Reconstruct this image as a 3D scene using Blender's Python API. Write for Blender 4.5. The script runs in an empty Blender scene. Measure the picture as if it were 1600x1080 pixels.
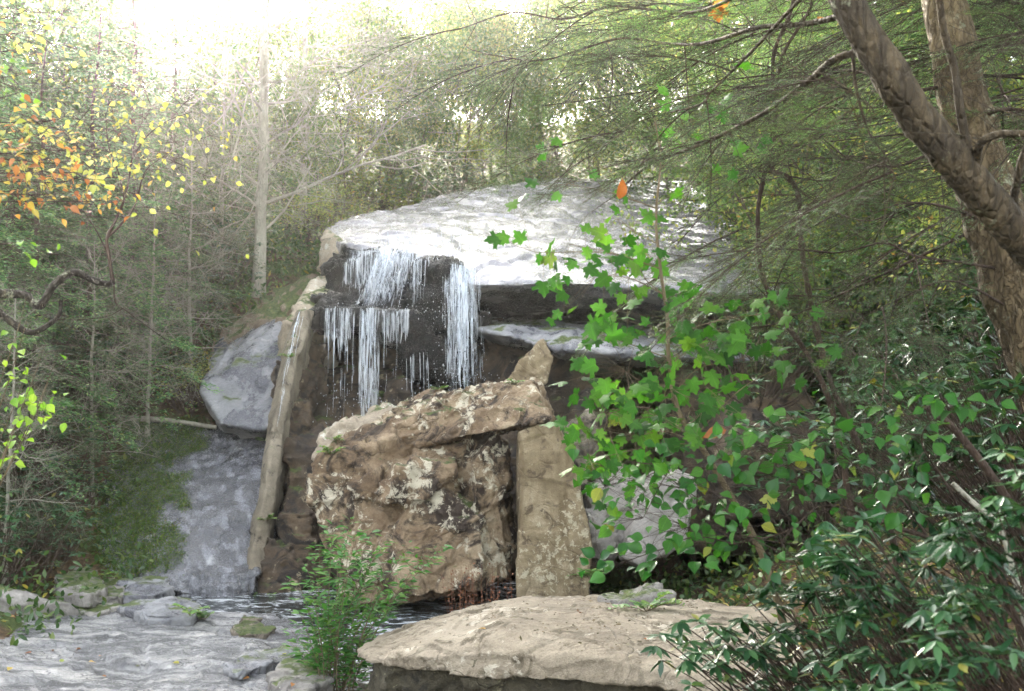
import bpy, bmesh, math, random
import numpy as np
from mathutils import Vector, Matrix
from mathutils.bvhtree import BVHTree

scene = bpy.context.scene
col = scene.collection
R = random.Random(11)
G = np.random.default_rng(11)
rad = math.radians

# ------------------------------------------------------------------ camera, sky, sun, exposure
FPX = 40.0 / 36.0 * 1600.0
PITCH = math.atan(100.0 / FPX)
CAMZ = 2.3
cam_data = bpy.data.cameras.new('camera')
cam_data.lens = 40.0
cam_data.sensor_width = 36.0
cam_data.clip_start = 0.05
cam_data.clip_end = 500.0
cam_data.dof.use_dof = True
cam_data.dof.focus_distance = 9.5
cam_data.dof.aperture_fstop = 4.0
cam = bpy.data.objects.new('camera', cam_data)
cam.location = (0, 0, CAMZ)
cam.rotation_euler = (math.pi / 2 + PITCH, 0, 0)
col.objects.link(cam)
scene.camera = cam

SUN_EL, SUN_AZ = 25.0, -17.0          # azimuth from +Y, negative = left of the view
world = bpy.data.worlds.new('World')
scene.world = world
world.use_nodes = True
wn = world.node_tree
for n in list(wn.nodes):
    wn.nodes.remove(n)
sky = wn.nodes.new('ShaderNodeTexSky')
sky.sky_type = 'NISHITA'
sky.sun_disc = False
sky.sun_elevation = rad(SUN_EL)
sky.sun_rotation = rad(SUN_AZ)
sky.air_density = 1.0
sky.dust_density = 4.0
sky.ozone_density = 0.4
bg = wn.nodes.new('ShaderNodeBackground')
bg.inputs['Strength'].default_value = 0.15
wo = wn.nodes.new('ShaderNodeOutputWorld')
hs = wn.nodes.new('ShaderNodeHueSaturation')      # thin overcast: the whole sky paler than a clear one
hs.inputs['Saturation'].default_value = 0.35
wn.links.new(sky.outputs[0], hs.inputs['Color'])
wn.links.new(hs.outputs[0], bg.inputs['Color'])
wn.links.new(bg.outputs[0], wo.inputs['Surface'])

sun_data = bpy.data.lights.new('sun', 'SUN')
sun_data.energy = 5.0
sun_data.angle = rad(0.6)
sun_data.color = (1.0, 0.93, 0.80)
sun = bpy.data.objects.new('sun', sun_data)
_s = Vector((math.sin(rad(SUN_AZ)) * math.cos(rad(SUN_EL)), math.cos(rad(SUN_AZ)) * math.cos(rad(SUN_EL)), math.sin(rad(SUN_EL))))
sun.rotation_euler = _s.to_track_quat('Z', 'Y').to_euler()
sun.location = (-8, 30, 30)
col.objects.link(sun)

vs = scene.view_settings
vs.view_transform = 'Standard'
vs.look = 'None'
vs.gamma = 1.0
vs.use_curve_mapping = False
vs.exposure = 3.75
scene.render.engine = 'CYCLES'
cy = scene.cycles
cy.max_bounces = 7
cy.diffuse_bounces = 3
cy.glossy_bounces = 3
cy.transmission_bounces = 4
cy.transparent_max_bounces = 12
cy.volume_bounces = 0
cy.sample_clamp_indirect = 6.0
cy.caustics_reflective = False
cy.caustics_refractive = False
try:
    cy.use_denoising = True
    cy.denoiser = 'OPENIMAGEDENOISE'
except Exception:
    pass

# ------------------------------------------------------------------ helpers
_c, _sn = math.cos(PITCH), math.sin(PITCH)

def P(px, py, Y):
    """world point at depth Y (metres along +Y) seen at photo pixel px,py"""
    u = (px - 800.0) / FPX
    v = (540.0 - py) / FPX
    d = (u, _c - _sn * v, _sn + _c * v)
    k = Y / d[1]
    return np.array((d[0] * k, Y, CAMZ + d[2] * k))

def PZ(px, py, z):
    """world point at height z seen at photo pixel px,py"""
    u = (px - 800.0) / FPX
    v = (540.0 - py) / FPX
    d = (u, _c - _sn * v, _sn + _c * v)
    k = (z - CAMZ) / d[2]
    return np.array((d[0] * k, d[1] * k, z))

def raydir(px, py):
    u = (px - 800.0) / FPX
    v = (540.0 - py) / FPX
    return Vector((u, _c - _sn * v, _sn + _c * v)).normalized()

def to_px(p):
    x, y, z = p[..., 0], p[..., 1], p[..., 2] - CAMZ
    d = y * _c + z * _sn
    w = -y * _sn + z * _c
    return np.stack((800 + FPX * x / d, 540 - FPX * w / d), -1)

def tag(o, label=None, cat=None, group=None, kind=None):
    if label: o['label'] = label
    if cat: o['category'] = cat
    if group: o['group'] = group
    if kind: o['kind'] = kind
    return o

def empty(name, loc, label=None, cat=None, group=None, kind=None):
    o = bpy.data.objects.new(name, None)
    o.location = tuple(float(c) for c in loc)
    o.empty_display_size = 0.2
    col.objects.link(o)
    return tag(o, label, cat, group, kind)

class MB:
    """collects vertices and faces"""
    def __init__(s):
        s.V, s.Q, s.T, s.n = [], [], [], 0
    def add(s, V, F):
        V = np.asarray(V, float); F = np.asarray(F, int)
        s.V.append(V)
        (s.Q if F.shape[1] == 4 else s.T).append(F + s.n)
        s.n += len(V)
    def mesh(s, name, off=None, smooth=True, mat=None):
        me = bpy.data.meshes.new(name)
        V = np.concatenate(s.V) if s.V else np.zeros((0, 3))
        if off is not None:
            V = V - np.asarray(off, float)
        q = np.concatenate(s.Q) if s.Q else np.zeros((0, 4), int)
        t = np.concatenate(s.T) if s.T else np.zeros((0, 3), int)
        me.vertices.add(len(V))
        me.vertices.foreach_set('co', V.astype(np.float32).ravel())
        me.loops.add(q.size + t.size)
        me.loops.foreach_set('vertex_index', np.concatenate((q.ravel(), t.ravel())).astype(np.int32))
        me.polygons.add(len(q) + len(t))
        st = np.concatenate((np.arange(len(q)) * 4, q.size + np.arange(len(t)) * 3)).astype(np.int32)
        me.polygons.foreach_set('loop_start', st)
        me.update(calc_edges=True)
        me.validate()
        if smooth:
            me.polygons.foreach_set('use_smooth', np.ones(len(me.polygons), bool))
        if mat is not None:
            me.materials.append(mat)
        return me
    def build(s, name, mat, parent=None, smooth=True):
        off = parent.location if parent is not None else None
        o = bpy.data.objects.new(name, s.mesh(name, off, smooth, mat))
        col.objects.link(o)
        if parent is not None:
            o.parent = parent
        return o

# ---- noise
_perm = G.permutation(256)
_grad = G.normal(size=(256, 3)); _grad /= np.linalg.norm(_grad, axis=1)[:, None]

def _h(i, j, k):
    return _perm[(_perm[(_perm[i & 255] + j) & 255] + k) & 255]

def perlin(p):
    i = np.floor(p).astype(int); f = p - i
    u = f * f * f * (f * (f * 6 - 15) + 10)
    r = 0
    for dx in (0, 1):
        for dy in (0, 1):
            for dz in (0, 1):
                g = _grad[_h(i[:, 0] + dx, i[:, 1] + dy, i[:, 2] + dz)]
                w = (u[:, 0] if dx else 1 - u[:, 0]) * (u[:, 1] if dy else 1 - u[:, 1]) * (u[:, 2] if dz else 1 - u[:, 2])
                r = r + w * ((f[:, 0] - dx) * g[:, 0] + (f[:, 1] - dy) * g[:, 1] + (f[:, 2] - dz) * g[:, 2])
    return r

def fbm(p, octv=4, gain=0.5, lac=2.03):
    a, r = 1.0, 0
    for o in range(octv):
        r = r + a * perlin(p + 17.3 * o)
        p = p * lac; a *= gain
    return r

def cells(p):
    """Worley: F1, F2, random number of the nearest cell"""
    i = np.floor(p).astype(int); f = p - i
    b1 = np.full(len(p), 9.0); b2 = b1.copy(); rid = np.zeros(len(p)); tl = np.zeros(len(p))
    for dx in (-1, 0, 1):
        for dy in (-1, 0, 1):
            for dz in (-1, 0, 1):
                h = _h(i[:, 0] + dx, i[:, 1] + dy, i[:, 2] + dz)
                g = 0.5 + 0.42 * _grad[h]
                e = f - g - np.array((dx, dy, dz))
                d = np.linalg.norm(e, axis=1)
                new = d < b1
                b2 = np.where(new, b1, np.minimum(b2, d))
                rid = np.where(new, _perm[h] / 255.0, rid)
                tl = np.where(new, (_grad[_perm[h]] * e).sum(1), tl)
                b1 = np.where(new, d, b1)
    return b1, b2, rid, tl

# ---- node materials
class NT:
    def __init__(s, name):
        s.m = bpy.data.materials.new(name)
        s.m.use_nodes = True
        s.t = s.m.node_tree
        for n in list(s.t.nodes):
            s.t.nodes.remove(n)
        s.out = s.t.nodes.new('ShaderNodeOutputMaterial')
    def put(s, sock, v):
        if v is None: return
        if isinstance(v, bpy.types.NodeSocket):
            s.t.links.new(v, sock)
        else:
            if hasattr(sock.default_value, '__len__') and isinstance(v, (tuple, list)):
                n = len(sock.default_value)
                v = tuple(v) + (1.0,) * (n - len(v))
            sock.default_value = v
    def node(s, typ, ins=None, **kw):
        n = s.t.nodes.new('ShaderNode' + typ)
        for k, v in kw.items():
            setattr(n, k, v)
        for k, v in (ins or {}).items():
            s.put(n.inputs[k], v)
        return n
    def pos(s):
        return s.node('NewGeometry').outputs['Position']
    def objco(s):
        return s.node('TexCoord').outputs['Object']
    def scale(s, v, sc):
        return s.node('VectorMath', {0: v, 1: sc}, operation='MULTIPLY').outputs[0]
    def noise(s, v, sc, det=4, rough=0.55, dist=0.0):
        return s.node('TexNoise', {'Vector': v, 'Scale': sc, 'Detail': det, 'Roughness': rough, 'Distortion': dist}).outputs[0]
    def ramp(s, f, stops, interp='LINEAR'):
        n = s.node('ValToRGB', {'Fac': f})
        r = n.color_ramp
        r.interpolation = interp
        while len(r.elements) < len(stops):
            r.elements.new(0.5)
        for e, (p, c) in zip(r.elements, stops):
            e.position = p
            e.color = tuple(c) + (1.0,) if len(c) == 3 else c
        return n.outputs[0]
    def rng(s, f, a, b, c=0.0, d=1.0):
        return s.node('MapRange', {0: f, 1: a, 2: b, 3: c, 4: d}).outputs[0]
    def math(s, op, a, b=0.0, clamp=False):
        return s.node('Math', {0: a, 1: b}, operation=op, use_clamp=clamp).outputs[0]
    def mix(s, f, a, b, mode='MIX'):
        n = s.node('Mix', data_type='RGBA', blend_type=mode)
        s.put(n.inputs[0], f); s.put(n.inputs[6], a); s.put(n.inputs[7], b)
        return n.outputs[2]
    def bump(s, h, strength, dist, normal=None):
        return s.node('Bump', {'Height': h, 'Strength': strength, 'Distance': dist, 'Normal': normal}).outputs[0]
    def done(s, sh):
        s.t.links.new(sh, s.out.inputs['Surface'])
        return s.m

def rock_mat(name, stops, scale=1.0, lichen=None, dark=None, moss=0.0, rough=(0.75, 0.95), bump=0.5, streak=None, wet=None, strata=0.0, spec=0.4, film=None):
    n = NT(name)
    p = n.pos()
    big = n.noise(p, 0.9 * scale, 6, 0.6, 0.4)
    mid = n.noise(p, 4.5 * scale, 6, 0.65)
    fine = n.noise(p, 34 * scale, 4, 0.7)
    f = n.math('ADD', n.math('MULTIPLY', big, 0.55), n.math('MULTIPLY', mid, 0.45))
    c = n.ramp(n.rng(f, 0.32, 0.68), stops)
    c = n.mix(n.rng(fine, 0.35, 0.75, 0.0, 0.45), c, n.mix(1.0, c, (0.45, 0.42, 0.38), 'MULTIPLY'))
    if dark is not None:
        amt, dc = dark
        d1 = n.noise(p, 2.3 * scale, 7, 0.7, 1.2)
        c = n.mix(n.rng(d1, 0.62 - amt * 0.3, 0.70 - amt * 0.25), c, dc)
    if streak is not None:
        amt, sc_ = streak
        ps = n.scale(p, (5.0, 5.0, 0.5))
        s1 = n.noise(ps, 1.1, 5, 0.6, 0.3)
        c = n.mix(n.rng(s1, 0.60 - amt * 0.25, 0.72 - amt * 0.2), c, sc_)
    if lichen is not None:
        amt, lc = lichen
        l1 = n.noise(p, 7.0 * scale, 7, 0.75, 0.6)
        l2 = n.noise(p, 1.3, 3, 0.5)
        v = n.node('TexVoronoi', {'Vector': p, 'Scale': 5.0, 'Randomness': 1.0}).outputs['Distance']
        spots = n.math('ADD', l1, n.math('MULTIPLY', n.rng(v, 0.0, 0.35, 0.16, 0.0), 1.0))
        lm = n.rng(n.math('ADD', spots, n.rng(l2, 0.3, 0.7, -0.10, 0.10)), 0.66 - amt * 0.25, 0.70 - amt * 0.22)
        c = n.mix(n.math('MULTIPLY', lm, 0.85), c, lc)
    r = n.rng(mid, 0.3, 0.7, rough[0], rough[1])
    if wet is not None:
        w1 = n.noise(n.scale(p, (1.6, 1.6, 0.5)), 1.1, 5, 0.6, 0.4)
        wm = n.rng(w1, 0.60 - wet * 0.3, 0.68 - wet * 0.3)
        c = n.mix(wm, c, n.mix(1.0, c, (0.5, 0.5, 0.54), 'MULTIPLY'))
        r = n.mix(wm, r, n.rng(fine, 0.3, 0.7, 0.16, 0.34))
    if moss > 0:
        nz = n.node('SeparateXYZ', {0: n.node('NewGeometry').outputs['Normal']}).outputs[2]
        mm = n.math('ADD', n.math('MULTIPLY', nz, 0.35), n.noise(p, 1.7, 6, 0.65, 0.5))
        mk = n.rng(mm, 0.86 - moss * 0.3, 0.94 - moss * 0.3)
        mc = n.ramp(n.noise(p, 22, 3), [(0.3, (0.025, 0.045, 0.012)), (0.7, (0.11, 0.13, 0.035))])
        c = n.mix(mk, c, mc)
        r = n.mix(mk, r, (0.95, 0.95, 0.95))
    grit = n.noise(p, 110 * scale, 3, 0.7)
    c = n.mix(n.rng(grit, 0.35, 0.7, 0.0, 0.4), c, n.mix(1.0, c, (0.5, 0.47, 0.43), 'MULTIPLY'))
    b = n.math('ADD', n.math('ADD', n.math('MULTIPLY', mid, 0.6), n.math('MULTIPLY', fine, 0.6)), n.math('MULTIPLY', grit, 0.22))
    if strata:
        st = n.noise(n.scale(p, (0.6, 0.6, 9.0)), 1.6, 5, 0.6, 0.6)
        b = n.math('ADD', b, n.math('MULTIPLY', st, strata))
    ck = n.math('ABSOLUTE', n.math('SUBTRACT', n.noise(p, 0.9, 3, 0.5, 0.5), 0.5))
    b = n.math('ADD', b, n.rng(ck, 0.0, 0.006, -0.35, 0.0))
    nor = n.bump(b, bump, 0.06)
    ins = {'Base Color': c, 'Roughness': r, 'Specular IOR Level': spec, 'Normal': nor}
    if film:
        ins['Coat Weight'] = film
        ins['Coat Roughness'] = 0.12
        ins['Coat Normal'] = n.bump(b, bump * 0.7, 0.03)
    return n.done(n.node('BsdfPrincipled', ins).outputs[0])

def leaf_mat(name, stops, transl=0.45, rough=0.45, by_object=False, spec=0.4, vein=0.0, tw=(1.3, 1.35, 0.7), vary=0.0):
    n = NT(name)
    if by_object:
        f = n.node('ObjectInfo').outputs['Random']
    else:
        f = n.node('NewGeometry').outputs['Random Per Island']
    c = n.ramp(f, stops)
    nor = None
    if vary:      # each plant its own tone
        vv = n.rng(n.node('ObjectInfo').outputs['Random'], 0, 1, 1 - vary, 1 + vary)
        c = n.mix(1.0, c, n.node('CombineColor', {0: vv, 1: vv, 2: vv}).outputs[0], 'MULTIPLY')
    if by_object:
        o = n.objco()
        blot = n.noise(o, 9.0, 4, 0.6)
        c = n.mix(n.rng(blot, 0.45, 0.75, 0.0, 0.5), c, n.mix(1.0, c, (0.62, 0.72, 0.5), 'MULTIPLY'))
        if vein:
            s = n.node('SeparateXYZ', {0: o})
            ax = n.math('ABSOLUTE', s.outputs[0])
            mid = n.rng(ax, 0.012, 0.03, 1.0, 0.0)
            w = n.math('SINE', n.math('MULTIPLY', n.math('SUBTRACT', s.outputs[1], n.math('MULTIPLY', ax, 0.7)), 62.0))
            side = n.rng(w, 0.86, 1.0, 0.0, 0.6)
            vm = n.math('MAXIMUM', mid, side)
            c = n.mix(n.math('MULTIPLY', vm, vein), c, n.mix(1.0, c, (1.5, 1.5, 1.2), 'MULTIPLY'))
            nor = n.bump(vm, 0.3, 0.02)
    pb = n.node('BsdfPrincipled', {'Base Color': c, 'Roughness': rough, 'Specular IOR Level': spec, 'Normal': nor})
    tb = n.node('BsdfTranslucent', {'Color': n.mix(1.0, c, tw, 'MULTIPLY')})
    ms = n.node('MixShader', {0: transl, 1: pb.outputs[0], 2: tb.outputs[0]})
    return n.done(ms.outputs[0])

def bark_mat(name, stops, lichen=0.0, scale=1.0, stretch=0.25, bump=0.6, fis=0.0):
    n = NT(name)
    o = n.objco()
    a = n.noise(n.scale(o, (1, 1, stretch)), 14 * scale, 6, 0.7, 0.5)
    b = n.noise(o, 3.0 * scale, 4, 0.6)
    c = n.ramp(n.math('ADD', n.math('MULTIPLY', a, 0.6), n.math('MULTIPLY', b, 0.4)), stops)
    if lichen:
        l = n.noise(o, 6 * scale, 6, 0.75, 0.5)
        c = n.mix(n.rng(l, 0.62 - lichen * 0.2, 0.68 - lichen * 0.2, 0.0, 0.8), c, (0.26, 0.27, 0.18))
    v = n.node('TexVoronoi', {'Vector': n.scale(o, (1, 1, stretch)), 'Scale': 26 * scale}, feature='DISTANCE_TO_EDGE').outputs['Distance']
    v2 = n.node('TexVoronoi', {'Vector': n.scale(n.node('Mix', {0: 0.13, 4: o, 5: n.node('TexNoise', {'Vector': o, 'Scale': 11.0, 'Detail': 4.0}).outputs[1]}, data_type='VECTOR').outputs[1], (1, 1, stretch * .5)), 'Scale': 46 * scale}, feature='DISTANCE_TO_EDGE').outputs['Distance']
    fz = n.math('MAXIMUM', n.rng(v2, 0.0, 0.09), 1.0 - fis)
    c = n.mix(fz, n.mix(1.0, c, (0.45, 0.41, 0.38), 'MULTIPLY'), c)
    h = n.math('ADD', n.math('ADD', a, n.rng(v, 0, 0.2, 0, 0.4)), n.math('MULTIPLY', fz, 0.7))
    return n.done(n.node('BsdfPrincipled', {'Base Color': c, 'Roughness': 0.9, 'Specular IOR Level': 0.25, 'Normal': n.bump(h, bump, 0.05)}).outputs[0])

# ---- rocks: convex pieces fused, then broken up by layered noise
def front(pts, dy=1.5, dz=0.0, shrink=0.0):
    """pixel outline with depths -> points of a hull reaching dy metres back"""
    A = np.array([P(*q) for q in pts])
    B = A.copy(); B[:, 1] += dy; B[:, 2] += dz
    if shrink:
        B[:, 0] += (A[:, 0].mean() - B[:, 0]) * shrink
        B[:, 2] += (A[:, 2].mean() - B[:, 2]) * shrink
    return np.concatenate((A, B))

def slab(pts, th, dz=0.0):
    """world points of a top surface -> hull th metres thick"""
    A = np.array(pts, float)
    B = A.copy(); B[:, 2] -= th; B[:, 2] += dz
    return np.concatenate((A, B))

ROCKS = []      # (V, F) of everything solid, for resting things on it

def rock(name, hulls, mat, parent=None,  voxel=0.05, big=0.08, chip=0.05, fine=0.015, strat=0.0, sfreq=3.0, tilt=(0.0, 0.1, 1.0), chipsc=2.2, seed=0.0, blocks=None, frame=(0.0, 0.0, 0.0), label=None, cat=None, group=None, cond=None):
    bm = bmesh.new(); planes = []
    for h in hulls:
        b2 = bmesh.new()
        for v in h:
            b2.verts.new(v)
        r = bmesh.ops.convex_hull(b2, input=b2.verts[:])
        dead = list({g for g in r['geom_interior'] + r['geom_unused'] if isinstance(g, bmesh.types.BMVert)})
        if dead: bmesh.ops.delete(b2, geom=dead, context='VERTS')
        bmesh.ops.recalc_face_normals(b2, faces=b2.faces[:])
        tmp = bpy.data.meshes.new('tmp'); b2.to_mesh(tmp); b2.free()
        planes.append((len(bm.faces), np.array([f for f in [(*p.normal, p.normal.dot(tmp.vertices[p.vertices[0]].co)) for p in tmp.polygons]])))
        bm.from_mesh(tmp); bpy.data.meshes.remove(tmp)
    if blocks:      # angular broken pieces standing slightly proud of the faces
        rg = np.random.default_rng(int(seed * 10) + 5)
        from mathutils import Euler
        fr = np.array(Euler(frame).to_matrix())
        bm.faces.index_update(); starts = np.array([q[0] for q in planes])
        fs = [f for f in bm.faces if f.normal.y < 0.25 or f.normal.z > 0.3]
        ar = np.array([f.calc_area() for f in fs]); nb, bs, pr = blocks
        tri = rg.choice(len(fs), nb, p=ar / ar.sum())
        add = []
        for ti in tri:
            f = fs[ti]; a, b, c = [np.array(v.co) for v in f.verts][:3]
            u, v = rg.random(2)
            if u + v > 1: u, v = 1 - u, 1 - v
            add.append((a + (b - a) * u + (c - a) * v, np.array(f.normal), planes[int(np.searchsorted(starts, f.index, side='right')) - 1][1]))
        for (p, nn, pq) in add:
            sz = bs * (0.35 + 0.9 * rg.random() ** 1.5) * np.array((1.0 + .6 * rg.random(), .8, .45 + .5 * rg.random()))
            cor = np.array([(x, y, z) for x in (-1, 1) for y in (-1, 1) for z in (-1, 1)]) * (1 + rg.normal(size=(8, 3)) * .17)
            Rm = fr @ np.array(Euler(tuple(rg.normal(size=3) * .16)).to_matrix())
            cor = (cor * sz) @ Rm.T
            ext = (cor @ nn).max()
            cor = cor + p - nn * (ext - pr * (rg.random() - .25) * 1.3)
            prr = pr * (0.25 + 0.75 * rg.random())
            for _ in range(4):
                for (na, nb_, nc, dd) in pq:
                    nv = np.array((na, nb_, nc)); over = np.maximum(cor @ nv - dd - prr, 0)
                    cor = cor - over[:, None] * nv
            if np.ptp(cor, axis=0).min() < .02: continue
            b2 = bmesh.new()
            for q in cor: b2.verts.new(q)
            bmesh.ops.convex_hull(b2, input=b2.verts[:])
            bmesh.ops.recalc_face_normals(b2, faces=b2.faces[:])
            tmp = bpy.data.meshes.new('tmp'); b2.to_mesh(tmp); b2.free(); bm.from_mesh(tmp); bpy.data.meshes.remove(tmp)
    me = bpy.data.meshes.new('tmp'); bm.to_mesh(me); bm.free()
    ob = bpy.data.objects.new('tmp', me); col.objects.link(ob)
    md = ob.modifiers.new('r', 'REMESH'); md.mode = 'VOXEL'; md.voxel_size = voxel; md.adaptivity = 0.0
    dg = bpy.context.evaluated_depsgraph_get()
    ev = ob.evaluated_get(dg)
    m2 = bpy.data.meshes.new_from_object(ev)
    bpy.data.objects.remove(ob); bpy.data.meshes.remove(me)
    n = len(m2.vertices)
    V = np.zeros(n * 3, np.float32); m2.vertices.foreach_get('co', V); V = V.reshape(-1, 3).astype(float)
    N = np.zeros(n * 3, np.float32); m2.vertex_normals.foreach_get('vector', N); N = N.reshape(-1, 3).astype(float)
    nq = len(m2.polygons)
    F = np.zeros(nq * 4, np.int32); m2.loops.foreach_get('vertex_index', F); F = F.reshape(-1, 4)
    bpy.data.meshes.remove(m2)
    # round the normals a little
    E = np.concatenate((F[:, [0, 1]], F[:, [1, 2]], F[:, [2, 3]], F[:, [3, 0]]))
    for _ in range(2):
        S = N.copy(); np.add.at(S, E[:, 0], N[E[:, 1]]); np.add.at(S, E[:, 1], N[E[:, 0]])
        N = S / np.maximum(np.linalg.norm(S, axis=1), 1e-9)[:, None]
    q = V + seed
    w = q + 0.25 * np.stack((fbm(q * 1.1, 2), fbm(q * 1.1 + 31, 2), fbm(q * 1.1 + 57, 2)), 1)
    d = big * fbm(q * 0.7, 3)
    if chip:
        f1, f2, rid, tl = cells(w * chipsc)
        d = d + chip * (0.7 * (rid - 0.5) + 1.1 * tl) - chip * 0.35 * np.clip(1 - (f2 - f1) / 0.07, 0, 1)
        f1, f2, rid, tl = cells(w * chipsc * 2.3 + 9)
        d = d + chip * (0.25 * (rid - 0.5) + 0.55 * tl)
        f1, f2, rid, tl = cells(w * chipsc * 5.5 + 3)
        d = d + chip * (0.1 * (rid - 0.5) + 0.25 * tl)
    if strat:
        t = np.array(tilt); t = t / np.linalg.norm(t)
        b = (w @ t) * sfreq + 0.5 * fbm(q * 0.5 + 5, 2)
        k = np.floor(b); fr = b - k
        rr = (_perm[(k.astype(int) * 7) & 255] / 255.0)
        r2 = (_perm[((k.astype(int) + 1) * 7) & 255] / 255.0)
        sm = np.clip((fr - 0.85) / 0.15, 0, 1)
        side = 1 - np.abs(N @ t) ** 2
        d = d + side * strat * ((rr * (1 - sm) + r2 * sm) - 0.5) - side * strat * 0.35 * np.clip(1 - np.abs(fr - 0.92) / 0.06, 0, 1)
    if fine:
        d = d + fine * fbm(q * 6, 4, 0.6)
    V = V + N * d[:, None]
    ROCKS.append((V, F))
    if parent is None and label is not None:
        base = V.mean(0); base[2] = V[:, 2].min()
        off = base
    else:
        off = parent.location if parent is not None else (0, 0, 0)
    mb = MB(); mb.add(V, F)
    o = bpy.data.objects.new(name, mb.mesh(name, off, True, mat))
    col.objects.link(o)
    if parent is not None: o.parent = parent
    elif label is not None: o.location = tuple(off)
    tag(o, label, cat, group)
    return o

# ---- tubes and leaf clouds
def tube(mb, pts, radii, sides=6, rough=0.0, cap=True):
    pts = np.asarray(pts, float); n = len(pts)
    radii = np.broadcast_to(np.asarray(radii, float), (n,)).copy()
    T = np.gradient(pts, axis=0); T /= np.maximum(np.linalg.norm(T, axis=1), 1e-9)[:, None]
    a = np.array((0, 0, 1.0)) if abs(T[0, 2]) < 0.9 else np.array((1.0, 0, 0))
    u = np.cross(T[0], a); u /= np.linalg.norm(u)
    ang = np.arange(sides) / sides * 2 * math.pi
    ca, sa = np.cos(ang), np.sin(ang)
    V = np.zeros((n, sides, 3))
    for i in range(n):
        u = u - T[i] * (u @ T[i]); u /= max(np.linalg.norm(u), 1e-9)
        v = np.cross(T[i], u)
        V[i] = pts[i] + radii[i] * (ca[:, None] * u + sa[:, None] * v)
    if rough:
        W = V.reshape(-1, 3)
        dr = 1 + rough * fbm(W / max(radii.max(), 1e-3) * np.array((1.6, 1.6, 0.45)), 4)
        V = (pts[:, None, :] + (V - pts[:, None, :]) * dr.reshape(n, sides, 1))
    i = np.arange(n - 1)[:, None] * sides; j = np.arange(sides)[None]
    j2 = (j + 1) % sides
    F = np.stack((i + j, i + j2, i + sides + j2, i + sides + j), -1).reshape(-1, 4)
    mb.add(V.reshape(-1, 3), F)
    if cap:
        for k, e in ((0, -1), (n - 1, 1)):
            ring = V[k]; c0 = pts[k]
            W = np.concatenate((ring, c0[None]))
            a_ = np.arange(sides); b_ = (a_ + 1) % sides
            t = np.stack((a_, b_, np.full(sides, sides)), 1)
            if e < 0: t = t[:, ::-1]
            mb.add(W, t)

def curve(pts, n=None, jit=0.0):
    """Catmull-Rom through points"""
    p = np.asarray(pts, float)
    if n is None: n = (len(p) - 1) * 5 + 1
    e = np.concatenate((2 * p[:1] - p[1:2], p, 2 * p[-1:] - p[-2:-1]))
    t = np.linspace(0, len(p) - 1, n); k = np.minimum(t.astype(int), len(p) - 2); f = (t - k)[:, None]
    a, b, c, d = e[k], e[k + 1], e[k + 2], e[k + 3]
    r = 0.5 * (2 * b + (c - a) * f + (2 * a - 5 * b + 4 * c - d) * f ** 2 + (3 * b - a - 3 * c + d) * f ** 3)
    if jit:
        r[1:-1] += G.normal(size=(n - 2, 3)) * jit
    return r

TPL_DIAMOND = (np.array([(0, 0, 0), (.5, .5, .08), (0, 1, 0), (-.5, .5, .08)]), np.array([(0, 1, 2, 3)]))
TPL_OVATE = (np.array([(0, 0, 0), (.42, .28, .1), (.45, .6, .1), (0, 1, -.08), (-.45, .6, .1), (-.42, .28, .1), (0, .45, 0)]),
             np.array([(0, 1, 2, 6), (6, 2, 3, 3), (6, 3, 4, 4), (0, 6, 4, 5)]))
TPL_OVATE = (TPL_OVATE[0], np.array([(0, 1, 6), (1, 2, 6), (2, 3, 6), (3, 4, 6), (4, 5, 6), (5, 0, 6)]))

def unit(a):
    return a / np.maximum(np.linalg.norm(a, axis=-1, keepdims=True), 1e-9)

def cloud(mb, pos, ax, nor, length, width, tpl=TPL_DIAMOND):
    """a leaf at each pos, pointing along ax, facing nor"""
    pos = np.asarray(pos, float); N = len(pos)
    if not N: return
    ax = unit(np.asarray(ax, float)); nor = np.asarray(nor, float)
    nor = unit(nor - ax * (nor * ax).sum(1, keepdims=True))
    x = np.cross(ax, nor)
    L = np.broadcast_to(length, (N,)); W = np.broadcast_to(width, (N,))
    T, F = tpl
    V = pos[:, None] + T[None, :, 0, None] * (x * W[:, None])[:, None] + T[None, :, 1, None] * (ax * L[:, None])[:, None] + T[None, :, 2, None] * (nor * W[:, None])[:, None]
    k = len(T)
    FF = (F[None] + (np.arange(N) * k)[:, None, None]).reshape(-1, F.shape[1])
    mb.add(V.reshape(-1, 3), FF)

def rnd(n):
    return unit(G.normal(size=(n, 3)))
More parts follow.
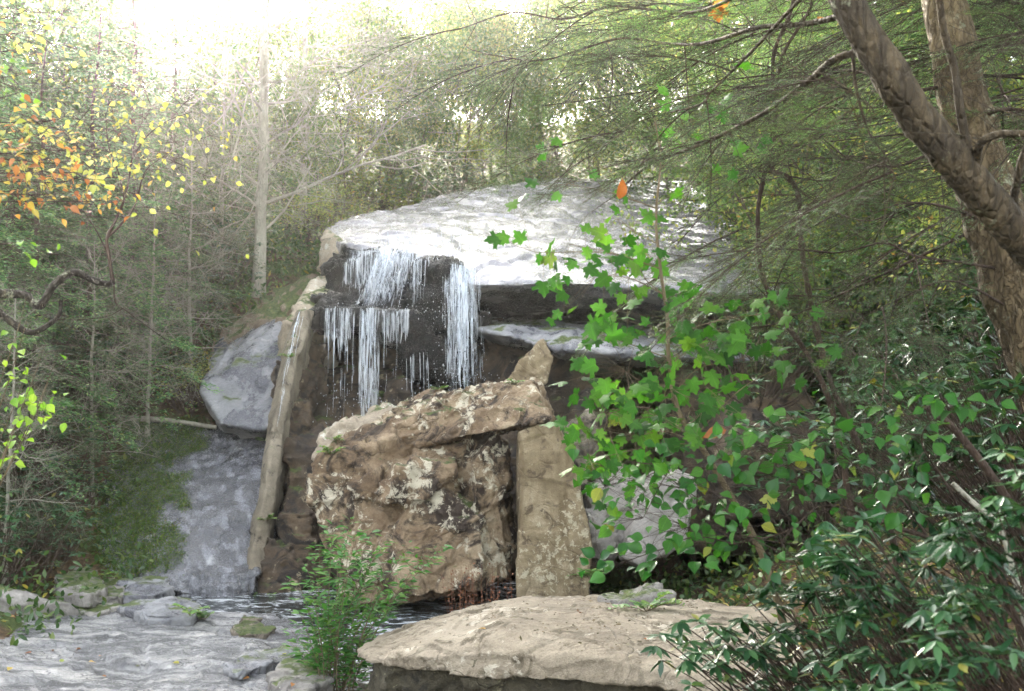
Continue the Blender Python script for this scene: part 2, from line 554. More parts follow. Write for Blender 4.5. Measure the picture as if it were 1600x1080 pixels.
# ------------------------------------------------------------------ ground
CP = np.array([
 (0, -8, .7), (0, 0, .6), (0, 5, .15), (-3, 5, .1), (-3, 9, -.35), (0, 9, -.3), (0, 12, -.45), (-3, 13, -.4), (0, 15, -.3), (-3, 15.5, -.3), (2.5, 15, -.1),
 (1.4, 8, .1), (2.6, 6, .75), (3.2, 9, .8), (4.2, 9, 1.1), (3.4, 12, .7), (4, 14, .8), (6, 12, 2.2), (6, 8, 1.9), (5, 15, 1.8), (7, 16, 3.0), (9, 18, 5.2), (10, 12, 4.2), (12, 20, 8), (4, 3, 1.2), (7, 3, 2.2),
 (-4.6, 10, .0), (-5.4, 11, .35), (-6.3, 13, .5), (-6.2, 14.6, .7), (-7.4, 15, 1.9), (-6.2, 16.5, 1.75), (-5.9, 17.3, 2.1), (-4.6, 17.6, 2.15), (-6.6, 18.5, 3.6), (-9, 16, 4.2), (-8, 12, 1.6), (-12, 18, 7), (-8, 20, 5.2), (-6, 5, .8), (-9, 5, 2),
 (-5.1, 18.8, 3.0), (-4.3, 19.6, 3.9), (-4.3, 20.8, 4.7), (-5.5, 21, 4.7), (-3.8, 22, 5.2),
 (-1, 18.6, -.3), (2, 20.0, -.3), (5, 19.5, .5), (-2.2, 18.6, .2), (-1, 22, 4.6), (2, 22, 4.0), (5, 22, 4.2), (0, 25, 5.8), (2, 28, 6.8), (5, 28, 6.9), (0, 32, 8.0), (-6, 26, 6.6), (8, 26, 8.0), (9, 22, 6.8), (12, 28, 10),
 (-12, 28, 10), (0, 40, 11), (-10, 40, 12.5), (12, 40, 13), (0, 58, 17), (-22, 55, 18), (22, 55, 18), (-40, 20, 16), (40, 20, 18), (-40, 0, 8), (40, 0, 10), (0, -40, 1), (-40, -40, 6), (40, -40, 8), (-55, 55, 20), (55, 55, 22)], float)
def _phi(r):
    return r
_A = np.zeros((len(CP) + 3,) * 2)
_D = np.linalg.norm(CP[:, None, :2] - CP[None, :, :2], axis=2)
_A[:-3, :-3] = _phi(_D); _A[:-3, -3] = 1; _A[:-3, -2:] = CP[:, :2]; _A[-3, :-3] = 1; _A[-2:, :-3] = CP[:, :2].T
_W = np.linalg.solve(_A, np.concatenate((CP[:, 2], np.zeros(3))))

def ground_z(x, y):
    x = np.atleast_1d(np.asarray(x, float)); y = np.atleast_1d(np.asarray(y, float))
    d = np.hypot(x[:, None] - CP[:, 0], y[:, None] - CP[:, 1])
    z = _phi(d) @ _W[:-3] + _W[-3] + x * _W[-2] + y * _W[-1]
    p = np.stack((x, y, np.zeros_like(x)), 1)
    return z + 0.12 * fbm(p * 0.8, 4) + 0.35 * perlin(p * 0.18)

gx = np.unique(np.concatenate((np.linspace(-58, -14, 34), np.linspace(-14, 14, 190), np.linspace(14, 58, 34))))
gy = np.unique(np.concatenate((np.linspace(-40, 2, 30), np.linspace(2, 30, 190), np.linspace(30, 58, 40))))
XX, YY = np.meshgrid(gx, gy)
ZZ = ground_z(XX.ravel(), YY.ravel())
GV = np.stack((XX.ravel(), YY.ravel(), ZZ), 1)
nx, ny = len(gx), len(gy)
ii = (np.arange(ny - 1)[:, None] * nx + np.arange(nx - 1)[None]).ravel()
GF = np.stack((ii, ii + 1, ii + nx + 1, ii + nx), 1)
n = NT('forest_floor')
p_ = n.pos()
a_ = n.noise(p_, 1.1, 5, 0.6); b_ = n.noise(p_, 9.0, 6, 0.7); c_ = n.noise(p_, 40.0, 3, 0.7)
cc = n.ramp(n.math('ADD', n.math('MULTIPLY', b_, 0.6), n.math('MULTIPLY', c_, 0.4)), [(0.3, (0.018, 0.013, 0.008)), (0.5, (0.075, 0.05, 0.028)), (0.62, (0.15, 0.10, 0.05)), (0.75, (0.22, 0.14, 0.06))])
cc = n.mix(n.rng(a_, 0.48, 0.60), cc, n.ramp(c_, [(0.3, (0.02, 0.04, 0.012)), (0.7, (0.09, 0.11, 0.03))]))
M_GROUND = n.done(n.node('BsdfPrincipled', {'Base Color': cc, 'Roughness': 0.95, 'Specular IOR Level': 0.2, 'Normal': n.bump(n.math('ADD', b_, c_), 0.8, 0.06)}).outputs[0])
mb = MB(); mb.add(GV, GF)
ground = mb.build('ground', M_GROUND)
tag(ground, 'leaf strewn forest floor rising to both banks and behind the falls', kind='structure')
ROCKS.append((GV, GF))

# ------------------------------------------------------------------ rock materials
M_DOME = rock_mat('dome_rock', [(0.0, (0.22, 0.20, 0.20)), (0.5, (0.36, 0.34, 0.34)), (1.0, (0.48, 0.44, 0.40))], 0.9, dark=(0.30, (0.15, 0.145, 0.15)), rough=(0.3, 0.5), bump=0.5, wet=0.8, strata=0.6, spec=0.8, film=0.8)
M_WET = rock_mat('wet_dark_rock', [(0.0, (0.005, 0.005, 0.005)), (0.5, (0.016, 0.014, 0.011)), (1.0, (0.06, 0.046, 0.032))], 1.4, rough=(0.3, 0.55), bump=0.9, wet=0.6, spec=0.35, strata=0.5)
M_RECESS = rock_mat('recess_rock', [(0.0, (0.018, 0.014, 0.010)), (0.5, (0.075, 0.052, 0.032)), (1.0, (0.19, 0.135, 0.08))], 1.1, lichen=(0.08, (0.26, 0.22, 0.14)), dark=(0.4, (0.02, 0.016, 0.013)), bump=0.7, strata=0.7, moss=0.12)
M_TAN = rock_mat('tan_rock', [(0.0, (0.16, 0.125, 0.09)), (0.5, (0.36, 0.30, 0.22)), (1.0, (0.52, 0.46, 0.37))], 1.0, lichen=(0.15, (0.5, 0.48, 0.40)), dark=(0.08, (0.07, 0.055, 0.04)), bump=0.6, moss=0.25)
M_SLATE = rock_mat('blue_grey_rock', [(0.0, (0.12, 0.12, 0.122)), (0.5, (0.235, 0.235, 0.24)), (1.0, (0.37, 0.365, 0.36))], 1.0, dark=(0.08, (0.09, 0.09, 0.10)), rough=(0.4, 0.62), bump=0.6, wet=0.45, spec=0.5, moss=0.10)
M_SLOPE = rock_mat('wet_slope_rock', [(0.0, (0.045, 0.045, 0.048)), (0.5, (0.10, 0.10, 0.105)), (1.0, (0.21, 0.205, 0.205))], 1.2, dark=(0.2, (0.03, 0.03, 0.036)), rough=(0.2, 0.36), bump=0.8, wet=0.9, spec=1.0, streak=(0.5, (0.36, 0.36, 0.37)), film=0.8)  # pale streaks paint the wet sheen into the slope colour
M_BOULDER = rock_mat('boulder_rock', [(0.0, (0.08, 0.05, 0.028)), (0.35, (0.19, 0.125, 0.07)), (0.65, (0.34, 0.25, 0.155)), (1.0, (0.50, 0.41, 0.28))], 1.0, lichen=(0.40, (0.58, 0.52, 0.39)), dark=(0.48, (0.040, 0.026, 0.017)), bump=1.0, moss=0.05)
M_STAND = rock_mat('standing_rock', [(0.0, (0.13, 0.09, 0.045)), (0.5, (0.26, 0.20, 0.115)), (1.0, (0.42, 0.345, 0.23))], 2.2, lichen=(0.2, (0.44, 0.39, 0.27)), dark=(0.32, (0.10, 0.07, 0.04)), bump=0.7, streak=(0.4, (0.14, 0.10, 0.05)))
M_GREY = rock_mat('grey_rock', [(0.0, (0.12, 0.11, 0.10)), (0.5, (0.26, 0.24, 0.215)), (1.0, (0.42, 0.39, 0.35))], 1.1, lichen=(0.1, (0.45, 0.43, 0.36)), dark=(0.15, (0.05, 0.045, 0.04)), bump=0.7, moss=0.12)
M_SLABTOP = rock_mat('pale_slab_rock', [(0.0, (0.16, 0.128, 0.088)), (0.5, (0.32, 0.265, 0.19)), (1.0, (0.45, 0.385, 0.29))], 1.3, lichen=(0.2, (0.52, 0.46, 0.36)), dark=(0.34, (0.12, 0.095, 0.06)), bump=0.9, moss=0.0, strata=0.3)
n = NT('wet_shelf_rock')
p_ = n.pos()
g1 = n.noise(n.scale(p_, (1.0, 1.7, 1.0)), 16, 5, 0.75, 0.8); g2 = n.noise(p_, 1.5, 5, 0.6, 0.5); g3 = n.noise(p_, 60, 3, 0.7)
cc = n.ramp(n.noise(n.scale(p_, (.7, 2.2, 1)), 2.2, 6, 0.65, 0.7), [(0.34, (0.05, 0.048, 0.05)), (0.47, (0.15, 0.147, 0.145)), (0.56, (0.27, 0.26, 0.25)), (0.7, (0.40, 0.375, 0.34))])
glitter_speckle = n.rng(n.math('ADD', g1, n.rng(g2, 0.35, 0.65, 0.06, -0.16)), 0.50, 0.60)
cc = n.mix(n.math('MULTIPLY', glitter_speckle, 0.8), cc, (0.04, 0.039, 0.042))  # dark speckle on the pale base paints the glitter of running water
M_SHELF = n.done(n.node('BsdfPrincipled', {'Base Color': cc, 'Roughness': n.rng(g3, .3, .7, .12, .30), 'Specular IOR Level': 1.0, 'Normal': n.bump(n.math('ADD', n.math('MULTIPLY', g1, -1.0), n.math('MULTIPLY', g3, .25)), 0.9, 0.05)}).outputs[0])
M_PILLAR = rock_mat('pillar_rock', [(0.0, (0.10, 0.08, 0.06)), (0.5, (0.24, 0.20, 0.15)), (1.0, (0.40, 0.35, 0.27))], 1.3, lichen=(0.1, (0.42, 0.38, 0.29)), dark=(0.42, (0.028, 0.022, 0.017)), bump=0.9, moss=0.22, streak=(0.4, (0.05, 0.04, 0.03)))

# ------------------------------------------------------------------ the cliff
cliff = empty('cliff', (0, 18, 0), 'broad layered rock cliff that the water runs over', kind='structure')
# cap rock: sloping wet dome with an overhanging lip on the right
dome_h = [
  np.array([P(503, 368, 19.6), P(507, 352, 20.6), P(545, 384, 18.7), P(650, 394, 18.3), P(745, 446, 17.3), P(900, 440, 17.1), P(1050, 452, 17.1), P(1200, 464, 17.4), P(1240, 450, 18),
            P(565, 345, 22), P(640, 318, 24), P(720, 301, 26), P(790, 290, 27.5), P(900, 275, 29), P(1070, 282, 30), P(1110, 300, 29), P(1180, 370, 23),
            P(760, 452, 17.5), P(900, 450, 17.4), P(1050, 465, 17.4), P(1200, 480, 17.8), P(1240, 470, 18.3),
            (-3.2, 20, 4.0), (-3.2, 24, 3.5), (0, 28, 3.5), (5, 29, 3.6), (4.6, 20, 3.7), (0.2, 20.2, 4.0), (-2.6, 19.2, 4.3)]),
]
o = rock('cap_rock', dome_h, M_DOME, cliff, 0.06, 0.12, 0.04, 0.012, blocks=(80, .8, .11), frame=(-.36, 0, .1), strat=0.13, sfreq=2.4, tilt=(0.05, -0.38, 1.0), chipsc=0.9)
# cascade face below the lip
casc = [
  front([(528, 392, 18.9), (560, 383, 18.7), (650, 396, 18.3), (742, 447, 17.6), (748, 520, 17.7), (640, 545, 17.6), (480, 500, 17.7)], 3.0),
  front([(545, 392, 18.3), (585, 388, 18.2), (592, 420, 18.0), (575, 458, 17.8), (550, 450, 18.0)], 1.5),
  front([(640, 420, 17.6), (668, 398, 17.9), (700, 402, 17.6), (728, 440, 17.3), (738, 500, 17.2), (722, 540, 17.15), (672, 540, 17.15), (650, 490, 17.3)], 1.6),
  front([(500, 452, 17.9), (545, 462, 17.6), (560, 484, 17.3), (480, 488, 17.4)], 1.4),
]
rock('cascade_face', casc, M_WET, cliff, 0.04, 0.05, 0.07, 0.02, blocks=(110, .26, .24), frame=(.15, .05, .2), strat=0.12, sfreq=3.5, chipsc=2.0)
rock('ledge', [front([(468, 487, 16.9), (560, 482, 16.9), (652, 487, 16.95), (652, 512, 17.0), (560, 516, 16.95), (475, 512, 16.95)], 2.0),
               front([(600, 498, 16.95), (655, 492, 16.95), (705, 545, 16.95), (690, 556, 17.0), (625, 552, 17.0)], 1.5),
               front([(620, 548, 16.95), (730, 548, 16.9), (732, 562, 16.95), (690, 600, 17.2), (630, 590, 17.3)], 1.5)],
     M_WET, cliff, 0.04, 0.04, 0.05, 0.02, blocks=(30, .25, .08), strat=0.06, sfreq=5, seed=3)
rec = [
  front([(455, 505, 18.7), (770, 505, 18.9), (770, 600, 18.9), (455, 600, 18.7)], 1.6),
  front([(455, 582, 18.25), (650, 586, 18.2), (655, 618, 18.2), (455, 615, 18.3)], 1.8),
  front([(455, 610, 19.0), (650, 610, 19.0), (650, 660, 19.0), (455, 660, 19.0)], 1.5),
  front([(455, 655, 17.4), (520, 655, 17.3), (525, 700, 16.9), (500, 830, 16.2), (450, 800, 16.2), (448, 700, 16.9)], 2.5),
  front([(500, 620, 17.8), (640, 612, 17.8), (660, 660, 17.2), (640, 760, 16.5), (480, 760, 16.5)], 2.0),
  front([(605, 590, 17.4), (632, 585, 17.3), (640, 640, 17.2), (605, 640, 17.2)], 1.2),
]
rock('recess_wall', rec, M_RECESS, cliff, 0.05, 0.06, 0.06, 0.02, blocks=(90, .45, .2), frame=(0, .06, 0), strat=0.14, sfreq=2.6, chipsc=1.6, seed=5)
# right: lower ledge slab under the overhang
rl = [
  np.array([P(742, 491, 20.6), P(900, 495, 20.6), P(1080, 508, 20.6), P(1240, 528, 20.4), P(745, 512, 17.3), P(848, 518, 16.9), P(872, 546, 16.3), P(960, 552, 16.2), P(1060, 558, 16.2), P(1200, 566, 16.6),
            P(745, 518, 17.4), P(848, 526, 17.0), P(872, 553, 16.5), P(960, 560, 16.4), P(1060, 566, 16.4), P(1200, 576, 16.8), (6, 21, 2.9), (-.6, 21, 3.3)]),
  front([(740, 440, 20.6), (1250, 450, 20.6), (1250, 500, 20.6), (740, 500, 20.6)], 1.0),
]
rock('lower_ledge', rl, M_SLATE, cliff, 0.05, 0.06, 0.04, 0.015, blocks=(24, .6, .06), frame=(-.25, .05, .3), strat=0.05, sfreq=3, tilt=(0, -.3, 1), chipsc=1.6, seed=7)
rw = [
  front([(742, 505, 18.2), (860, 515, 17.9), (852, 560, 17.5), (800, 620, 17.2), (745, 630, 17.5)], 2.0),
  front([(845, 545, 17.2), (930, 552, 17.0), (928, 640, 16.8), (925, 700, 16.5), (860, 700, 16.5)], 2.4),
  front([(868, 690, 16.3), (925, 610, 16.5), (927, 700, 16.2), (915, 800, 15.8), (880, 800, 15.8)], 2.0),
  front([(740, 600, 17.2), (930, 680, 16.5), (930, 900, 15.4), (740, 900, 15.4)], 2.5),
  front([(925, 545, 22.5), (1085, 555, 22.5), (1085, 820, 22.5), (925, 820, 22.5)], 1.0),
  front([(1062, 556, 17.0), (1250, 570, 17.0), (1300, 700, 16.5), (1300, 860, 16), (1075, 860, 16), (1068, 700, 16.6)], 3.0),
  front([(1150, 625, 15.6), (1260, 618, 15.8), (1300, 690, 15.2), (1290, 800, 14.7), (1130, 800, 14.7), (1120, 690, 15.2)], 2.0),
]
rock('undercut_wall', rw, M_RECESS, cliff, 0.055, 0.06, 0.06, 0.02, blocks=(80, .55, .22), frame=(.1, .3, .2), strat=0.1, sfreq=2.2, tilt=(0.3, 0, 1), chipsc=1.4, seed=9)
rock('wedge_rock', [front([(848, 528, 16.4), (866, 560, 16.2), (852, 602, 16.0), (786, 600, 16.0), (812, 562, 16.1)], 0.5, shrink=0.35)], M_STAND, cliff, 0.03, 0.02, 0.03, 0.01, seed=10)
# left: tan shoulder beside the dome, the long ridge, the blue-grey shoulder and the wet slope
rock('shoulder', [
  front([(500, 372, 19.5), (512, 358, 19.6), (548, 386, 18.9), (546, 452, 18.4), (512, 440, 18.8), (498, 420, 19.2)], 2.0),
  np.array([P(535, 430, 18.9), P(546, 455, 18.3), P(470, 462, 18.3), P(498, 428, 18.9), P(455, 482, 17.4), P(440, 505, 17.2), P(500, 500, 17.4), P(535, 484, 17.8), P(436, 560, 17.3), P(520, 560, 17.9), (-3.2, 20.5, 2.5), (-4.3, 19.6, 2.6)]),
], M_TAN, cliff, 0.04, 0.05, 0.05, 0.015, blocks=(26, .35, .08), strat=0.05, seed=11)
pl = [(478, 486, 16.9, 26), (455, 560, 16.3, 26), (437, 640, 15.8, 26), (428, 700, 15.5, 26), (418, 780, 15.2, 28), (402, 850, 14.95, 30), (396, 940, 14.6, 44)]
ph = []
for (a, b) in zip(pl[:-1], pl[1:]):
    q = []
    for (x, y, Y, w) in (a, b):
        q += [P(x - w * .55, y, Y + .12), P(x - w * .2, y, Y - .1), P(x + w * .45, y, Y), P(x + w * .9, y, Y + .9), P(x - w * .4, y, Y + 1.0)]
    ph.append(np.array(q))
M_RIDGE = rock_mat('ridge_rock', [(0.0, (0.12, 0.10, 0.07)), (0.5, (0.25, 0.21, 0.15)), (1.0, (0.38, 0.33, 0.25))], 1.3, dark=(0.15, (0.05, 0.04, 0.028)), bump=0.8, moss=0.3, streak=(0.3, (0.09, 0.075, 0.05)))
rock('ridge', ph, M_RIDGE, cliff, 0.03, 0.05, 0.02, 0.015, blocks=(10, .3, .03), frame=(-.3, 1.25, 0), chipsc=2.0, seed=13)
rock('ridge_flank', [
  front([(470, 520, 17.4), (500, 530, 17.6), (470, 700, 16.3), (440, 760, 15.9), (440, 640, 16.3)], 1.4),
  front([(455, 690, 16.0), (500, 660, 16.4), (520, 720, 15.8), (500, 800, 15.5), (450, 800, 15.4)], 1.5),
  front([(440, 790, 15.4), (480, 800, 15.3), (500, 880, 15.0), (480, 950, 14.7), (410, 950, 14.6)], 1.5),
  front([(420, 860, 15.0), (455, 850, 14.9), (470, 930, 14.6), (405, 950, 14.4)], 1.0),
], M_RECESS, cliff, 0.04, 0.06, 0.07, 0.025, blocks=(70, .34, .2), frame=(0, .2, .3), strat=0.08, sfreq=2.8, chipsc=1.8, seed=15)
rock('grey_shoulder', [
  np.array([P(338, 540, 18.9), P(400, 510, 18.9), P(440, 500, 18.2), P(316, 612, 16.9), P(345, 662, 16.35), P(412, 670, 16.3), P(445, 640, 16.5), P(455, 560, 17.3),
            P(328, 640, 17.4), P(350, 676, 16.9), P(412, 684, 16.8), P(440, 660, 17.0), (-5.0, 19.6, 2.2), (-3.6, 19.8, 2.2), (-3.4, 18.6, 2.0)]),
], M_SLATE, cliff, 0.03, 0.02, 0.03, 0.012, blocks=(40, .4, .07), frame=(-.9, .15, .2), strat=0.05, sfreq=3.2, tilt=(0.2, -0.8, 0.7), chipsc=1.6, seed=17)
rock('bank_rock', [
  np.array([P(335, 545, 18.8), P(398, 505, 18.9), P(480, 445, 19.2), P(502, 425, 19.6), P(480, 430, 20.3), P(400, 475, 20.0), P(340, 520, 19.5), P(440, 500, 18.3), (-4.5, 20.5, 3.0), (-3.4, 20.2, 3.0), (-5.2, 19.5, 2.4)]),
], rock_mat('bank_stone', [(0.0, (0.08, 0.06, 0.04)), (0.5, (0.2, 0.15, 0.10)), (1.0, (0.34, 0.27, 0.2))], 1.2, bump=0.7, moss=0.55, dark=(0.1, (0.05, 0.035, 0.025))), cliff, 0.05, 0.10, 0.08, 0.02, seed=18)
slope = rock('wet_slope', [
  np.array([P(175, 652, 17.6), P(340, 664, 17.2), P(420, 690, 16.7), P(436, 720, 16.3), P(412, 800, 15.5), P(402, 905, 14.7), P(385, 935, 14.4), P(330, 940, 14.2), P(250, 915, 14.1), P(120, 900, 14.5), P(100, 820, 15.5), P(120, 740, 16.5),
            P(250, 800, 15.35), P(330, 800, 15.3), (-6.0, 18, .4), (-3.6, 18, .4), (-3.2, 16, -.4), (-4, 14.6, -.4), (-5.5, 14.9, -.4)]),
], M_SLOPE, cliff, 0.04, 0.07, 0.03, 0.014, blocks=(30, .55, .05), frame=(-.75, 0, .1), strat=0.04, sfreq=3, tilt=(0, .5, 1), chipsc=1.5, seed=19)
rock('slope_step', [
  front([(268, 905, 14.35), (330, 900, 14.3), (400, 890, 14.4), (402, 930, 14.25), (330, 952, 14.1), (262, 935, 14.2)], 1.0),
], M_SLOPE, cliff, 0.03, 0.04, 0.05, 0.02, blocks=(30, .25, .1), strat=0.1, sfreq=6, chipsc=2.6, seed=21)

# ------------------------------------------------------------------ boulders
rock('boulder', [
  front([(492, 716, 13.45), (480, 762, 13.4), (505, 845, 13.15), (530, 930, 12.95), (640, 945, 12.9), (740, 925, 12.95), (780, 905, 13.0), (775, 690, 13.45), (740, 650, 13.6), (640, 655, 13.75), (570, 668, 13.75)], 1.9),
  front([(600, 655, 13.75), (660, 624, 13.85), (762, 607, 13.75), (832, 598, 13.55), (845, 620, 13.25), (858, 655, 12.98), (800, 668, 13.0), (745, 680, 13.1), (690, 690, 13.3), (620, 700, 13.5)], 1.5),
  front([(610, 745, 13.05), (648, 716, 12.98), (702, 730, 12.95), (695, 762, 12.85), (640, 790, 12.85), (590, 772, 13.0)], 1.2),
  front([(640, 780, 12.95), (700, 765, 12.9), (745, 800, 12.9), (755, 905, 12.75), (690, 930, 12.7), (610, 935, 12.72), (590, 850, 12.85)], 1.2),
  front([(748, 695, 13.3), (778, 690, 13.4), (788, 800, 13.2), (792, 905, 13.1), (760, 905, 13.0), (752, 780, 13.15)], 1.2),
], M_BOULDER, None, 0.022, 0.045, 0.065, 0.018, blocks=(85, .34, .15), frame=(.05, -.32, .25), chipsc=1.9, seed=23, label='huge rust brown lichen spotted boulder in front of the falls', cat='boulder')
rock('standing_stone', [
  front([(810, 676, 13.0), (838, 664, 13.0), (872, 664, 13.02), (888, 700, 12.95), (905, 750, 12.9), (918, 810, 12.8), (926, 860, 12.72), (920, 935, 12.65), (808, 935, 12.65), (820, 850, 12.75), (815, 760, 12.85)], 1.15),
], M_STAND, None, 0.02, 0.03, 0.018, 0.012, blocks=(14, .34, .03), frame=(.05, 1.35, .05), chipsc=1.4, seed=27, label='tall upright tan slab of rock leaning beside the big brown boulder', cat='boulder')
rock('pale_boulder', [
  front([(505, 690, 14.6), (545, 660, 14.7), (606, 628, 14.8), (632, 650, 14.7), (600, 680, 14.5), (560, 700, 14.4), (500, 720, 14.4)], 1.2, shrink=0.2),
], M_TAN, None, 0.03, 0.03, 0.05, 0.015, blocks=(24, .25, .1), frame=(0, -.5, .3), chipsc=2.0, seed=29, label='pale pointed rock behind the left shoulder of the brown boulder', cat='boulder')
rock('striped_boulder', [
  front([(918, 770, 13.6), (985, 735, 13.7), (1000, 755, 13.5), (985, 850, 13.2), (960, 872, 13.1), (922, 872, 13.2)], 1.3),
], M_GREY, None, 0.03, 0.03, 0.05, 0.015, blocks=(30, .3, .08), frame=(0, .9, .2), strat=0.06, sfreq=6, tilt=(.9, 0, .5), seed=31, label='streaky grey boulder right of the upright tan slab', cat='boulder')
rock('smooth_boulder', [
  front([(1000, 770, 13.1), (1060, 735, 13.3), (1088, 760, 13.2), (1072, 850, 12.9), (1000, 885, 12.7), (978, 875, 12.8)], 1.3),
], M_GREY, None, 0.03, 0.04, 0.03, 0.012, blocks=(8, .4, .05), frame=(0, -.9, .2), seed=33, label='smooth pale grey boulder leaning under the green sapling leaves', cat='boulder')
rock('back_boulder', [
  front([(860, 690, 14.6), (925, 640, 14.8), (928, 700, 14.5), (900, 790, 14.2), (870, 770, 14.3)], 1.0),
], M_PILLAR, None, 0.035, 0.03, 0.05, 0.015, blocks=(14, .3, .08), seed=34, label='slanted grey rock wedged behind the upright tan slab', cat='boulder')

# foreground slab
def pz(px, py, z): return PZ(px, py, z)
rock('foreground_slab', [
  slab([pz(556, 1018, .44), pz(600, 988, .52), pz(700, 955, .66), pz(820, 928, .76), pz(950, 930, .76), pz(1080, 940, .74), pz(1240, 955, .72),
        pz(600, 1030, .48), pz(720, 1014, .60), pz(900, 1022, .68), pz(1080, 1046, .66), pz(1260, 1084, .64), pz(800, 975, .77), pz(1000, 985, .77)], 0.05),
], M_SLABTOP, None, 0.018, 0.045, 0.02, 0.010, blocks=(14, .5, .03), strat=0.05, sfreq=12, chipsc=1.5, seed=35, label='broad pale flat rock slab lying in the foreground', cat='rock slab')
M_SLABFOOT = rock_mat('shaded_mossy_footing', [(0.0, (0.03, 0.026, 0.016)), (0.5, (0.085, 0.072, 0.042)), (1.0, (0.19, 0.165, 0.11))], 1.6, lichen=(0.12, (0.24, 0.22, 0.13)), dark=(0.3, (0.02, 0.017, 0.012)), bump=1.0, moss=0.2)  # front of the slab: shade painted dark into the colour, with moss and lichen
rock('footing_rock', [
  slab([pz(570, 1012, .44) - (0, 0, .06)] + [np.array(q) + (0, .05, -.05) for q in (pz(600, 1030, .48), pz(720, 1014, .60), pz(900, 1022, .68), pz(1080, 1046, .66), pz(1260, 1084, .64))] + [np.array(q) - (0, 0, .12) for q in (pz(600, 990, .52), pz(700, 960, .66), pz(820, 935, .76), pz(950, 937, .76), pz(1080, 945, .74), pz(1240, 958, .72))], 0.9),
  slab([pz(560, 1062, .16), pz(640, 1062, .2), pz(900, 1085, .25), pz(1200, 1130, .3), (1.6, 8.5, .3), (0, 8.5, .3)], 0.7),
], M_SLABFOOT, None, 0.025, 0.06, 0.05, 0.02, blocks=(30, .3, .07), strat=0.08, sfreq=8, seed=36, label='dark front rock under the pale foreground slab, toned for shade and moss', cat='rock')
rock('mossy_rock', [
  slab([pz(930, 932, .80), pz(975, 918, .86), pz(1035, 916, .88), pz(1060, 928, .84), pz(1040, 938, .8), pz(960, 940, .8)], 0.3),
], M_GREY, None, 0.025, 0.05, 0.06, 0.02, seed=37, label='small lumpy grey rock at the far end of the foreground slab', cat='rock')

# bedrock shelf at the lower left
shelf = empty('bedrock_shelf', (-2.5, 11, 0), 'wet layered bedrock shelf along the stream', kind='structure')
def wob(l): return l
rock('wet_bedrock', [
  slab([pz(-260, 950, .16), pz(60, 948, .14), pz(200, 966, .08), pz(345, 962, .06), pz(420, 958, .04), pz(490, 985, .04), pz(500, 1060, .02), pz(430, 1100, -.02), pz(350, 1400, -.1), pz(-500, 1400, .0)], 0.6),
  slab([pz(-260, 1010, .22), pz(0, 1005, .16), pz(130, 1030, .12), pz(260, 1100, .08), pz(300, 1400, 0), pz(-500, 1400, .1)], 0.6),
  slab([pz(110, 990, .10), pz(330, 985, .12), pz(420, 1010, .10), pz(440, 1035, .10), pz(350, 1040, .10), pz(180, 1030, .12)], 0.4),
], M_SHELF, shelf, 0.026, 0.05, 0.025, 0.014, blocks=(70, .5, .07), frame=(0, .04, .3), strat=0.10, sfreq=11, tilt=(.12, -.1, 1), chipsc=2.2, seed=41)
rock('pale_bedrock', [
  slab([pz(-200, 905, .62), pz(0, 915, .45), pz(110, 940, .28), pz(160, 965, .10), pz(60, 966, .10), pz(-100, 960, .14), pz(-260, 960, .2)], 0.6),
], M_GREY, shelf, 0.03, 0.06, 0.04, 0.02, strat=0.06, sfreq=9, tilt=(.2, .1, 1), seed=43)
stones = [
  ('flat grey ledge stone with a pale top left of the wet slope', [(88, 905), (120, 886), (150, 893), (168, 915), (140, 928), (95, 925)], .34, .16, M_GREY),
  ('flat pale ledge stone under the foot of the mossy slope', [(185, 912), (215, 902), (262, 903), (272, 918), (240, 930), (190, 928)], .24, .13, M_SLATE),
  ('small grey wedge stone between two flat ledge stones', [(150, 915), (172, 902), (195, 918), (185, 930), (155, 932)], .24, .14, M_GREY),
  ('low flat ledge stone lying beside the mossy bank', [(98, 945), (125, 935), (180, 940), (185, 952), (150, 958), (105, 958)], .15, .12, M_GREY),
  ('long flat ledge stone with a dark undercut front', [(186, 948), (215, 938), (300, 938), (322, 950), (300, 962), (230, 960)], .19, .13, M_SLATE),
  ('dark wedge shaped stone in the shallow pool', [(362, 980), (375, 966), (400, 968), (430, 983), (415, 990), (370, 990)], .10, .15, M_PILLAR),
  ('pale angular stone at the edge of the shelf by the bush', [(418, 1050), (450, 1030), (500, 1036), (520, 1060), (470, 1085), (425, 1070)], .16, .2, M_GREY),
  ('flat pale stone with dark gap below near the bush', [(350, 1040), (400, 1018), (460, 1008), (470, 1018), (420, 1040), (370, 1050)], .13, .10, M_SLATE),
]
for i, (lb, pts, z, th, m) in enumerate(stones):
    rock('ledge_stone', [slab([pz(x, y, z) for x, y in pts], th)], m, None, 0.018, 0.02, 0.03, 0.01, blocks=(10, .16, .03), strat=0.04, sfreq=14, seed=50 + i * 3.1, label=lb, cat='stone')

# stream water
n = NT('stream_water')
wv = n.math('ADD', n.noise(n.scale(n.pos(), (2.5, 4, 1)), 1.6, 4, 0.6, 1.0), n.math('MULTIPLY', n.noise(n.pos(), 14, 3), 0.5))
pbw = n.node('BsdfPrincipled', {'Base Color': (0.02, 0.025, 0.025), 'Roughness': 0.06, 'Specular IOR Level': 0.6, 'IOR': 1.33, 'Normal': n.bump(wv, 0.5, 0.03)})
fo = n.noise(n.scale(n.pos(), (1.6, 2.4, 1)), 2.6, 7, 0.72, 1.2)
foam = n.node('BsdfPrincipled', {'Base Color': (0.75, 0.77, 0.78), 'Roughness': 0.6})
M_WATER = n.done(n.node('MixShader', {0: n.rng(fo, 0.50, 0.66, 0.0, 0.7), 1: pbw.outputs[0], 2: foam.outputs[0]}).outputs[0])
wx = np.linspace(-5.2, 1.0, 60); wy = np.linspace(8.5, 15.6, 60)
WX, WY = np.meshgrid(wx, wy)
